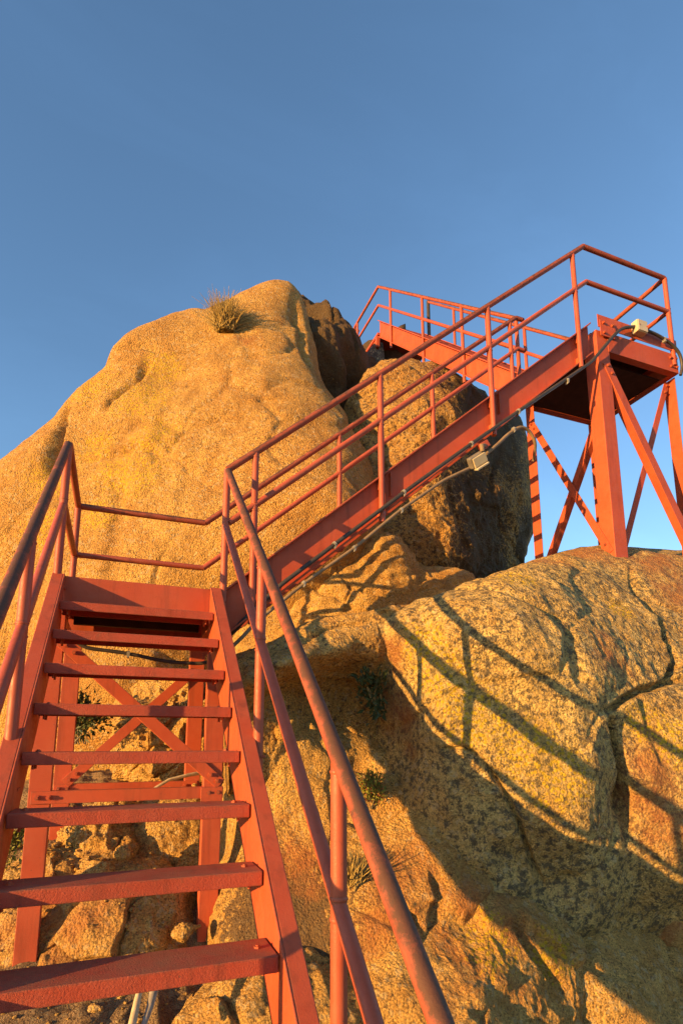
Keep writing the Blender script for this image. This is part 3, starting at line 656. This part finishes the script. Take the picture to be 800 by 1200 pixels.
def stair(root, o, d, s, k0, k1, rise, run, sx0, sx1, top_extra, bot_extra, up, down, fl, mt_under=False, end_vertical=True, tdepth=0.172):
    """treads and two channel stringers.  o: point of nosing k=0 ; d: unit horizontal direction of climb ; s: unit direction to the right."""
    o, d, s = (np.array(a, float) for a in (o, d, s)); z = np.array([0, 0, 1.0])
    for k in range(k0, k1+1):
        p = o+d*run*k+z*rise*k
        mb = MB()
        # pressed channel: top plate with turned-down front and back lips
        prof = [(0, 0), (tdepth, 0), (tdepth, -0.045), (tdepth-0.006, -0.045), (tdepth-0.006, -0.007), (0.007, -0.007), (0.007, -0.047), (0, -0.047)]
        mb.prism(prof, p+s*(sx0+0.006), p+s*(sx1-0.006), d, z)
        t = mb.build('tread', M['tread'], root, 0.0035)
        if k >= 1-k0 or True:
            for e in (sx0+0.05, sx1-0.05):
                bb = bolt(t, p+s*e+d*0.085+z*0.0, (0, 0, 1), 0.011, 0.006)
    sl = rise/run
    for side, x in ((-1, sx0), (1, sx1)):
        mb = MB()
        a, b = -bot_extra, top_extra
        # outline in the climb plane, cut plumb at both ends
        def pt(t, rel, off): return o+d*t+z*(sl*t+rel)+s*(x+side*off)
        def slab(r0, r1, o0, o1):
            vs = [pt(t, r, off) for t in (a, b) for r in (r0, r1) for off in (o0, o1)]
            mb.add(vs, [(0,1,3,2), (4,6,7,5), (0,4,5,1), (2,3,7,6), (0,2,6,4), (1,5,7,3)])
        slab(down, up, 0.0, 0.008)
        ft = 0.013*math.sqrt(1+sl*sl)
        slab(up-ft, up-0.001, 0.008, fl); slab(down+0.001, down+ft, 0.008, fl)
        mb.build('stringer', M['steel'], root, 0.003)

def handrail(root, top, mid, posts, r=RT, bend=0.02, label=None):
    h = MB().tube(top, r, 14, bend=bend).build('handrail', M['toprail'], root)
    if mid: MB().tube(mid, r*0.93, 12, bend=bend).build('middle_rail', M['rail'], h)
    for a, b in posts:
        a_, b_ = np.array(a, float), np.array(b, float); q = (b_-a_)/np.linalg.norm(b_-a_); pm = MB().tube([a, b], RP, 12)
        for dd in (r*1.15, DM-r*1.1, DM+r*1.1):      # weld beads where the post meets the rails
            pm.tube([a_+q*(dd-0.006), a_+q*dd, a_+q*(dd+0.006)], [RP*1.02, RP*1.16, RP*1.02], 12)
        pm.build('post', M['rail'], h)
    return h

# lower flight ------------------------------------------------------
f1 = thing('stair_flight', (0.4, -0.85, -1.0), 'lower red steel flight with eight open treads leading straight up to the landing', 'stairs')
stair(f1, (0, -RUN, -RISE), (0, 1, 0), (1, 0, 0), -3, 8, RISE, RUN, -0.006, 0.806, YF+RUN-0.012, 0.75, 0.022, -0.305, 0.066)
for t in [o for o in f1.children if o.name.startswith('tread')]:
    k = round((max(v.co.z for v in t.data.vertices)+f1.location.z)/RISE)
    for xx in (0.035, 0.765):
        for dy in (0.045, 0.12): bolt(t, (xx, k*RUN+dy, k*RISE-0.008), (0, 0, -1), 0.010, 0.035)
def rail1(x, y, dz=0): return (x, y, ZL+RAIL+SLOPE1*(y-YF)+dz)
for x, sgn in ((XL, -1), (XR, 1)):
    posts = []
    for y in (0.70, -0.265, -0.80):
        zt = rail1(x, y)[2]; posts.append(((x, y, zt-0.01), (x, y, zt-RAIL-0.26)))
    h = handrail(f1, [rail1(x, -0.92), rail1(x, YF-0.03)], [rail1(x, -0.92, -DM), rail1(x, YF-0.03, -DM)], posts)
    for a, b in posts:
        zc = a[2]-RAIL-0.05
        for q in (0, 0.11):
            MB().box(x-sgn*0.045, x+sgn*0.026, a[1]-0.034, a[1]+0.034, zc-q-0.01, zc-q).build('bracket', M['steel'], h, 0.002)

# landing -----------------------------------------------------------
ld = thing('stair_landing', (0.42, 2.2, -0.5), 'red steel corner landing on four braced legs between the lower and middle stairs', 'landing')
def channel_beam(parent, name, p0, p1, h, fl, out, m='steel'):
    """C channel, web outer face on the line p0-p1 (its top edge), flanges turned towards -out"""
    out = np.array(out, float); z = np.array([0, 0, 1.0]); t = 0.009
    mb = MB(); mb.prism([(0, 0), (-fl, 0), (-fl, -t), (-t, -t), (-t, -h+t), (-fl, -h+t), (-fl, -h), (0, -h)], p0, p1, out, z)
    return mb.build(name, M[m], parent, 0.002)
x0, x1 = -0.055, 0.895
channel_beam(ld, 'front_beam', (x0, YF, ZL), (x1, YF, ZL), 0.215, 0.06, (0, -1, 0))
channel_beam(ld, 'back_beam', (x0, YB+0.02, ZL), (x1, YB+0.02, ZL), 0.215, 0.06, (0, 1, 0))
channel_beam(ld, 'side_beam', (x0, YF+0.062, ZL-0.001), (x0, YB-0.042, ZL-0.001), 0.21, 0.06, (-1, 0, 0))
channel_beam(ld, 'side_beam', (x1, YF+0.062, ZL-0.001), (x1, YB-0.042, ZL-0.001), 0.21, 0.06, (1, 0, 0))
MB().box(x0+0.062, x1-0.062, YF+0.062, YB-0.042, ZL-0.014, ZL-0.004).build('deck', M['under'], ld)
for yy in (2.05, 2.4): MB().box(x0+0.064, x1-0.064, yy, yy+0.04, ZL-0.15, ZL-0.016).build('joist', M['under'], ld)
zr = ZL+RAIL
hl = handrail(ld, [(XL, YF-0.03, zr-0.027), (XL, YF+0.03, zr), (XL, YB, zr), (XR, YB, zr)], [(XL, YF, zr-DM), (XL, YB, zr-DM), (XR, YB, zr-DM)],
              [((XL, YF, zr), (XL, YF, ZL-0.2)), ((XL, YB, zr), (XL, YB, ZL-0.05))])
MB().tube([(XR, YF, zr), (XR, YF, ZL-0.2)], RP, 12).build('post', M['rail'], ld)
MB().box(XR-0.05, XR+0.02, YF-0.02, YF+0.04, ZL-0.08, ZL-0.07).build('bracket', M['steel'], ld, 0.002)
MB().box(XL-0.02, XL+0.05, YF-0.02, YF+0.04, ZL-0.08, ZL-0.07).build('bracket', M['steel'], ld, 0.002)
def leg(xc, y, zb, zt, w=0.108, dep=0.07, sg=1):
    mb = MB(); t = 0.009
    mb.prism([(-w/2, 0), (w/2, 0), (w/2, dep), (w/2-t, dep), (w/2-t, t), (-w/2+t, t), (-w/2+t, dep), (-w/2, dep)], (xc, y, zb), (xc, y, zt), (1, 0, 0), (0, 1, 0))
    return mb.build('leg', M['steel'], ld, 0.003)
leg(-0.041, 1.765, -0.75, ZL-0.216); leg(0.871, 1.765, -0.75, ZL-0.216)
leg(-0.0, 2.68, -0.2, ZL-0.216); leg(0.866, 2.68, -0.2, ZL-0.216)
for (p, q, y, sd) in (((-0.08, 0.33), (0.93, 0.33), 1.752, 1), ((-0.05, 0.31), (0.90, 0.31), 2.668, 1)):
    c = MB(); angle_bar(c, (p[0], y, p[1]), (q[0], y, q[1]), 0.066, 0.008, (0, -1, 0), -1); b = c.build('crossbar', M['steel'], ld, 0.002)
    for xx in (p[0]+0.03, p[0]+0.085, q[0]-0.085, q[0]-0.03): bolt(b, (xx, y-0.001, p[1]), (0, -1, 0), 0.014, 0.012)
for (p, q, y, sd) in (((0.00, 1.18), (0.915, 0.375), 1.752, 1), ((0.02, 0.345), (0.84, 1.15), 2.66, -1)):
    c = MB(); angle_bar(c, (p[0], y, p[1]), (q[0], y, q[1]), 0.068, 0.008, (0, -1, 0), sd); b = c.build('diagonal_brace', M['steel'], ld, 0.002)
    for f in (0.03, 0.08, 0.93, 0.975):
        bolt(b, (p[0]+(q[0]-p[0])*f, y-0.001, p[1]+(q[1]-p[1])*f), (0, -1, 0), 0.013, 0.012)
MB().box(0.80, 0.925, 1.74, 1.749, 0.28, 0.36).build('gusset_plate', M['steel'], ld, 0.002)

# middle flight -----------------------------------------------------
RISE2 = (ZP-ZL)/15; RUN2 = RISE2/SLOPE2
f2 = thing('stair_flight', (2.5, 2.24, ZL), 'middle red steel flight climbing right from the landing to the tower platform', 'stairs')
stair(f2, (0.90, 0, ZL), (1, 0, 0), (0, -1, 0), 1, 14, RISE2, RUN2, -(YB-0.055), -(YF+0.045), 3.22, 0.0, 0.015, -0.30, 0.05, tdepth=0.19)
def rail2(x, y, dz=0): return (x, y, zr+SLOPE2*(x-XR)+dz)
for y, xs, xend, sg in ((YF, (1.07, 1.99, 2.99, 3.965), XT, -1), (YB, (2.045, 3.03, 4.02), XT, 1)):
    posts = [(rail2(x, y, -0.01), rail2(x, y, -1.17 if y == YF else -1.0)) for x in xs]
    if y == YF:
        top = [rail2(XR, y), rail2(XT, y)]; mid = [rail2(XR+0.02, y, -DM), rail2(XT, y, -DM)]
        zt = rail2(XT, y)[2]; ztm = zt-DM
    else:
        top = [rail2(XR, y), rail2(XT, y), (XT+0.08, y, zt)]; mid = [rail2(XR, y, -DM), rail2(XT, y, -DM), (XT+0.08, y, ztm)]
    h = handrail(f2, top, mid, posts)
    for a, b in posts:
        xx = a[0]
        for q in (0.86, 1.06): MB().box(xx-0.02, xx+0.02, min(y, y-sg*0.05), max(y, y-sg*0.05), a[2]-q-0.05, a[2]-q).build('bracket', M['steel'], h, 0.002)
# stiffener plates on the near web
for xx in (1.16, 2.07, 3.07):
    z0 = ZL+SLOPE2*(xx-0.9); MB().box(xx-0.003, xx+0.003, YF+0.004, YF+0.035, z0-0.20, z0-0.02).build('stiffener', M['steel'], f2)

# platform tower ----------------------------------------------------
tw = thing('platform_tower', (4.65, 2.24, 2.2), 'tall red steel platform on braced legs standing on the right-hand rock', 'platform')
zt = zr+SLOPE2*(XT-XR); zd = ZP
xa, xb = 4.18, 5.20; ya, yb = 1.745, 2.78
channel_beam(tw, 'front_beam', (xa+0.13, ya, zd-0.035), (xb, ya, zd-0.035), 0.20, 0.07, (0, -1, 0))
channel_beam(tw, 'back_beam', (xa, yb, zd-0.035), (xb, yb, zd-0.035), 0.20, 0.07, (0, 1, 0))
channel_beam(tw, 'side_beam', (xb, ya+0.071, zd-0.036), (xb, yb-0.071, zd-0.036), 0.20, 0.07, (1, 0, 0))
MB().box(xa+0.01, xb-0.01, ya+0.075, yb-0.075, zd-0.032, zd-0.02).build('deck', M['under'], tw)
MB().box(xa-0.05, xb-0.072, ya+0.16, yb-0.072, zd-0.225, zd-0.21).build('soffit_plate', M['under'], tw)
MB().box(4.20, xb, ya-0.009, ya-0.002, zd-0.012, zd+0.118).build('toe_plate', M['steel'], tw, 0.002)
MB().box(4.215, 4.40, ya-0.018, ya-0.0095, zd-0.10, zd+0.06).build('splice_plate', M['steel'], tw, 0.002)
for xx in (4.25, 4.36):
    for zz in (-0.07, 0.03): bolt(tw, (xx, ya-0.018, zd+zz), (0, -1, 0), 0.014, 0.014)
for xx in (5.10, 5.17):
    for zz in (-0.09, -0.18): bolt(tw, (xx, ya-0.002, zd+zz), (0, -1, 0), 0.014, 0.014)
def hleg(xc, yc, wx, wy, zb, zt_):
    mb = MB(); t = 0.011; a, b = wx/2, wy/2
    mb.prism([(-a, -b), (a, -b), (a, b), (-a, b)], (xc, yc, zb), (xc, yc, zt_), (1, 0, 0), (0, 1, 0))
    o = mb.build('leg', M['steel'], tw, 0.006); return o
l1 = hleg(4.252, 1.825, 0.145, 0.15, 2.05, zd-0.036)
for (xc, yc) in ((5.235, 1.86), (4.235, 2.72), (5.10, 2.72)):
    mb = MB(); w = 0.12; t = 0.010; dp = 0.09
    mb.prism([(0, -w/2), (t, -w/2), (t, w/2-t), (dp, w/2-t), (dp, w/2), (0, w/2)], (xc-0.03, yc, 2.1), (xc-0.03, yc, zd-0.236), (1, 0, 0), (0, 1, 0))
    mb.build('leg', M['steel'], tw, 0.003)
def brace(p0, p1, n, w=0.075, sd=1):
    mb = MB(); angle_bar(mb, p0, p1, w, 0.008, n, sd); b = mb.build('diagonal_brace', M['steel'], tw, 0.002)
    p0, p1, n = np.array(p0), np.array(p1), np.array(n, float)
    for f in (0.02, 0.06, 0.95): bolt(b, p0+(p1-p0)*f+n*0.001, n, 0.014, 0.012)
brace((4.262, 1.742, 4.03), (5.20, 1.742, 2.24), (0, -1, 0), 0.085, 1)
brace((5.185, 1.865, 4.12), (4.37, 1.865, 2.20), (0, -1, 0), 0.062, -1)
brace((4.172, 2.68, 3.93), (4.172, 1.80, 2.22), (-1, 0, 0), 0.072, 1)
brace((4.20, 1.84, 3.52), (4.20, 2.62, 2.36), (-1, 0, 0), 0.066, -1)
hp = handrail(tw, [(XT, YF, zt), (XP, YF, zt), (XP, YB+0.05, zt)], [(XT, YF, zt-DM), (XP, YF, zt-DM), (XP, YB+0.05, zt-DM)],
              [((XP, YF, zt), (XP, YF-0.001, zd-0.16))])

# upper flight ------------------------------------------------------
SL3 = 0.945; RISE3 = 0.19; RUN3 = RISE3/SL3
f3 = thing('stair_flight', (4.68, 4.5, ZP), 'upper red steel flight climbing from the platform to the boulder top', 'stairs')
y3 = 2.80; XA, XB = 4.20, 5.10
L3 = 3.55; n3 = int(L3/RUN3)
stair(f3, (0, y3-RUN3, ZP), (0, 1, 0), (1, 0, 0), 1, n3, RISE3, RUN3, XA+0.03, XB-0.03, L3+RUN3+0.05, -0.22, 0.01, -0.33, 0.05, tdepth=0.19)
def rail3(x, y, dz=0): return (x, y, zt+SL3*(y-YB)+dz)
ye = 6.39; zee = rail3(0, ye)[2]
posts = [(rail3(XA, y, -0.01), rail3(XA, y, -1.12)) for y in (2.835, 3.874, 4.877, 5.92)]
hq = handrail(f3, [(XA, YB, zt), rail3(XA, ye), (XA, 7.47, zee), (XA, 7.50, zee-0.03), (XA+0.10, 7.50, zee-0.05)],
              [(XA, YB, zt-DM), rail3(XA, ye, -DM), (XA, 7.47, zee-DM), (XA+0.10, 7.50, zee-DM-0.04)],
              posts+[((XA, 7.35, zee), (XA, 7.35, zee-0.95))])
posts = [(rail3(XB, y, -0.01), rail3(XB, y, -1.0)) for y in (2.95, 3.75, 4.55, 5.4)]
hq = handrail(f3, [(XB, YB+0.05, zt), rail3(XB, 6.2)], [(XB, YB+0.05, zt-DM), rail3(XB, 6.2, -DM)], posts)
MB().tube([rail3(XB, 6.2, 0.01), rail3(XB, 6.2, -1.0)], 0.032, 10).build('end_post', M['black'], hq)  # black tone stands in for backlight on this post
z3 = ZP+SL3*(6.36-2.80)
MB().box(XA-0.02, XB+0.02, 6.40, 7.5, z3-0.06, z3-0.01).build('top_deck', M['steel'], f3, 0.003)
for xx in (XA, XB-0.04): MB().box(xx, xx+0.04, 6.42, 7.45, z3-0.25, z3-0.062).build('deck_beam', M['steel'], f3, 0.003)

ft = thing('concrete_footing', (4.1, 6.8, 7.3), 'dark grey wedge-shaped footing at the left end of the upper stairs', 'footing')
A_ = [at(424, 430, 6.42), at(429, 414, 6.42), at(438, 401, 6.42), at(449, 400, 6.42), at(453, 434, 6.42)]
mb = MB(); vs = [tuple(p) for p in A_]+[(p[0]+0.1, 7.3, p[2]-0.05) for p in A_]; n = len(A_)
mb.add(vs, [tuple(range(n)), tuple(range(n, 2*n))[::-1]]+[(i, n+i, n+(i+1) % n, (i+1) % n) for i in range(n)])
mb.build('block', M['concrete'], ft, 0.03)
MB().box(4.14, 4.20, 6.36, 6.42, 7.42, 7.62).build('end_plate', M['steel'], ft, 0.003)

# ------------------------------------------------------------------ pipes, boxes, lamp
def conduit(name, pts, r, m, label, clamps, cat='conduit', bend=0.06):
    root = thing(name, tuple(pts[0]), label, cat)
    MB().tube(pts, r, 10, bend=bend).build('pipe', M[m], root)
    for p, d in clamps:
        p = np.array(p); d = np.array(d, float); d /= np.linalg.norm(d)
        c = MB(); c.tube([p-d*0.009, p+d*0.009], r*1.35, 10); c.obox(p+np.array([0, 0, -r*1.5]), d*0.016, (0, 0.035, 0), (0, 0, 0.016))
        c.build('clamp', M['clamp'], root)
    return root
D2 = (1, 0, SLOPE2)
def strz(x, rel): return ZL+SLOPE2*(x-0.9)+rel
bp = [tuple(at(262, 752, 1.84)), tuple(at(292, 720, 1.74)), tuple(at(330, 684.5, 1.715)), tuple(at(392, 638, 1.715)), tuple(at(473, 577, 1.715)), tuple(at(552, 520, 1.715)), tuple(at(607, 482, 1.715)), (4.06, 1.72, 3.955), (4.18, 1.70, 4.10), (4.34, 1.70, 4.29), (4.46, 1.70, 4.40), (4.61, 1.70, 4.455)]
conduit('cable_conduit', bp, 0.015, 'black', 'black cable conduit clamped along the lower edge of the middle stairs', [(tuple(at(*p, 1.715)), D2) for p in ((392, 638), (473, 577), (552, 520), (607, 482), (664, 446))])
conduit('cable_conduit', [(4.73, 1.70, 4.46), (4.90, 1.70, 4.455), (5.10, 1.70, 4.40), (5.19, 1.70, 4.32), (5.22, 1.715, 4.20), (5.20, 1.73, 4.12)], 0.015, 'black', 'short dark flexible conduit curving right from the beige junction box', [((4.99, 1.70, 4.43), (1, 0, -0.3))], bend=0.08)
tp = [tuple(at(*p, 1.70)) for p in ((255, 772), (281, 750), (300, 729), (359.6, 681), (416.6, 641), (466, 600), (519, 563), (549, 549))]
conduit('cable_conduit', tp, 0.012, 'tan', 'tan conduit running below the black one up to the floodlight', [(tuple(at(*p, 1.70)), D2) for p in ((356, 683.5), (415, 642), (470, 597.5))])
conduit('cable_conduit', [(2.87, 1.70, 2.83), (2.98, 1.70, 2.93), (3.10, 1.70, 3.055), (3.22, 1.70, 3.14), (3.31, 1.71, 3.135), (3.40, 1.74, 3.06), (3.46, 1.85, 2.96)], 0.0135, 'tan', 'tan flexible conduit looping from the floodlight towards the tower leg', [((3.15, 1.70, 3.10), (1, 0, 0.8))], bend=0.08)
conduit('power_cable', [(-0.02, 2.0, 1.30), (0.09, 2.0, 1.185), (0.35, 2.0, 1.165), (0.60, 2.0, 1.12), (0.84, 1.98, 1.118), (0.95, 1.9, 1.20)], 0.012, 'black', 'dark cable strung under the landing behind the upper treads', [((0.36, 2.0, 1.163), (1, 0, -0.1))], cat='cable', bend=0.08)

jb = thing('junction_box', (4.67, 1.70, 4.40), 'small beige junction box on the platform edge between two conduits', 'junction box')
MB().box(4.61, 4.735, 1.665, 1.735, 4.395, 4.515).build('housing', M['beige'], jb, 0.006)
MB().box(4.615, 4.73, 1.656, 1.664, 4.400, 4.510).build('cover', M['beige'], jb, 0.003)
for xx in (4.628, 4.717): bolt(jb, (xx, 1.656, 4.455), (0, -1, 0), 0.006, 0.004)

fl = thing('floodlight', (2.80, 1.70, 2.88), 'small floodlight with pale lit face under the middle stairs', 'floodlight')
ax = np.array([0.80, -0.15, 0.58]); ax /= np.linalg.norm(ax)
nrm = np.array([0.25, -0.93, -0.30]); nrm -= ax*(nrm@ax); nrm /= np.linalg.norm(nrm); up = np.cross(nrm, ax)
c = np.array([2.78, 1.66, 2.745])
MB().obox(c-nrm*0.035, ax*0.14, up*0.088, nrm*0.06).build('housing', M['grey'], fl, 0.01)
lens = MB(); lens.obox(c+nrm*0.006, ax*0.128, up*0.075, nrm*0.012); lens.build('lens', M['glass'], fl, 0.004)
MB().obox(c+nrm*0.001-up*0.05, ax*0.12, up*0.016, nrm*0.05).build('frame', M['beige'], fl, 0.004)
MB().tube([c+ax*0.05+up*0.05, c+ax*0.06+up*0.09, (2.86, 1.70, 2.90)], 0.018, 10).build('knuckle', M['tan'], fl)
MB().obox((2.86, 1.71, 2.905), (0.07, 0, 0.05), (0, 0.05, 0), (-0.03, 0, 0.045)).build('bracket', M['steel'], fl, 0.003)

# ------------------------------------------------------------------ plants and sticks
def leafmesh(mb, p, n, l, w, rnd):
    n = np.array(n, float); n /= np.linalg.norm(n)
    a = np.array([rnd.gauss(0, 1), rnd.gauss(0, 1), rnd.gauss(0, 1)]); s = np.cross(n, a); s /= np.linalg.norm(s)+1e-9
    k = np.cross(s, n)*0.15*l
    mb.add([p, p+n*l*0.45+s*w/2+k, p+n*l, p+n*l*0.45-s*w/2+k], [(0, 1, 2, 3)])

def bush(name, c, rx, ry, rz, n, l, m, label, seed, cat='bush', stems=8, mstem='dry', m2=None, sh=0.75):
    rnd = random.Random(seed); c = np.array(c, float)
    root = thing(name, tuple(c-np.array([0, 0, rz*0.6])), label, cat)
    mb = MB(); mb2 = MB(); st = MB()
    clumps = []
    for k in range(max(6, n//40)):
        v = np.array([rnd.gauss(0, 1), rnd.gauss(0, 1), rnd.gauss(0, 1)]); v /= np.linalg.norm(v)
        clumps.append(c+v*np.array([rx, ry, rz])*rnd.uniform(0.25, sh+0.15))
    for i in range(n):
        q = clumps[i % len(clumps)]
        p = q+np.array([rnd.gauss(0, rx*0.2), rnd.gauss(0, ry*0.2), rnd.gauss(0, rz*0.2)])
        d = (p-c)+np.array([rnd.gauss(0, rx*0.6), rnd.gauss(0, ry*0.6), rnd.gauss(0.1, rz*0.6)])
        leafmesh(mb2 if (m2 and rnd.random() < 0.22) else mb, p, d, l*rnd.uniform(0.6, 1.3), l*rnd.uniform(0.3, 0.6), rnd)
    base = c-np.array([0, 0, rz*0.9])
    for k in range(stems):
        q = clumps[k % len(clumps)]
        mid = (base+q)/2+np.array([rnd.gauss(0, rx*0.15), rnd.gauss(0, ry*0.15), 0])
        st.tube([base+np.array([rnd.gauss(0, rx*0.12), rnd.gauss(0, ry*0.12), 0]), mid, q], [l*0.10, l*0.07, l*0.03], 5)
    st.build('stem', M[mstem], root); mb.build('foliage', M[m], root)
    if m2 and mb2.v: mb2.build('dry_leaves', M[m2], root)
    return root

def tuft(name, c, n, h, spread, m, label, seed, cat='grass tuft', lean=(0, 0, 0), r0=0.0025):
    rnd = random.Random(seed); c = np.array(c, float); root = thing(name, tuple(c), label, cat); mb = MB()
    for i in range(n):
        a = rnd.uniform(0, 2*math.pi); e = abs(rnd.gauss(0, 0.5))
        d = np.array([math.cos(a)*e*spread, math.sin(a)*e*spread, 1.0])+np.array(lean); d /= np.linalg.norm(d)
        b = c+np.array([rnd.gauss(0, 0.09*h), rnd.gauss(0, 0.09*h), rnd.uniform(-0.02, 0.02)])
        L = h*rnd.uniform(0.45, 1.1); side = np.array([rnd.gauss(0, 0.12), rnd.gauss(0, 0.12), -0.10*e])*L
        mb.tube([b, b+d*L*0.5, b+d*L+side], [r0*1.5, r0*1.1, r0*0.4], 3, cap=False)
    mb.build('blades', M[m], root); return root

tuft('grass_tuft', at(264, 388, 4.63), 900, 0.44, 1.25, 'drygrass', 'dry yellow grass tuft growing on top of the big boulder', 31, r0=0.0036)
bush('leafy_bush', at(434, 925, 1.53), 0.085, 0.06, 0.13, 1100, 0.022, 'leaf', 'small yellow-green cushion plant in the rock joint beside the handrail', 32, m2='leaf_red')
bush('leafy_bush', at(440, 805, 1.66), 0.14, 0.08, 0.17, 260, 0.05, 'leaf_dark', 'dark thin-stemmed shrub in the shaded hollow left of the big rock', 33, stems=14, cat='shrub')
tuft('grass_tuft', at(412, 1040, 1.27), 120, 0.22, 1.2, 'drygrass', 'dry grass clump in the rock crack behind the handrail post', 35, r0=0.003)
bush('leafy_bush', at(92, 838, 3.05), 0.20, 0.15, 0.24, 900, 0.045, 'leaf_dark', 'dark bush with a pale trunk seen under the landing', 36, stems=10, mstem='bark')
bush('leafy_bush', at(14, 985, 2.2), 0.10, 0.10, 0.14, 400, 0.035, 'leaf', 'yellow-green bush at the left edge below the lower stairs', 37)
def stick(pts, r, m, label):
    o = MB().tube(pts, r, 8, bend=0.03).build('stick', M[m]); return tag(o, label, 'stick')
stick([at(175, 925, 2.45), at(198, 914, 2.5), at(222, 908, 2.55), at(240, 905, 2.6)], [0.008]*len([0]*12), 'wood', 'pale bent stick lying behind the crossbar under the landing') if False else None
def plainstick(pts, r0, r1, m, label):
    n = len(pts); return tag(MB().tube(pts, list(np.linspace(r0, r1, n)), 8).build('stick', M[m]), label, 'stick')
plainstick([at(178, 926, 2.42), at(198, 914, 2.46), at(222, 908, 2.5), at(240, 905, 2.55)], 0.010, 0.014, 'wood', 'pale bent stick lying behind the crossbar under the landing')
plainstick([at(166, 1150, 1.02), at(160, 1178, 0.95), at(152, 1215, 0.85)], 0.012, 0.018, 'wood', 'pale knotted stick below the lowest tread in view')
plainstick([at(182, 1154, 1.0), at(176, 1180, 0.95), at(164, 1215, 0.85)], 0.020, 0.010, 'greywood', 'splintered grey stick beside the pale one below the lowest tread')
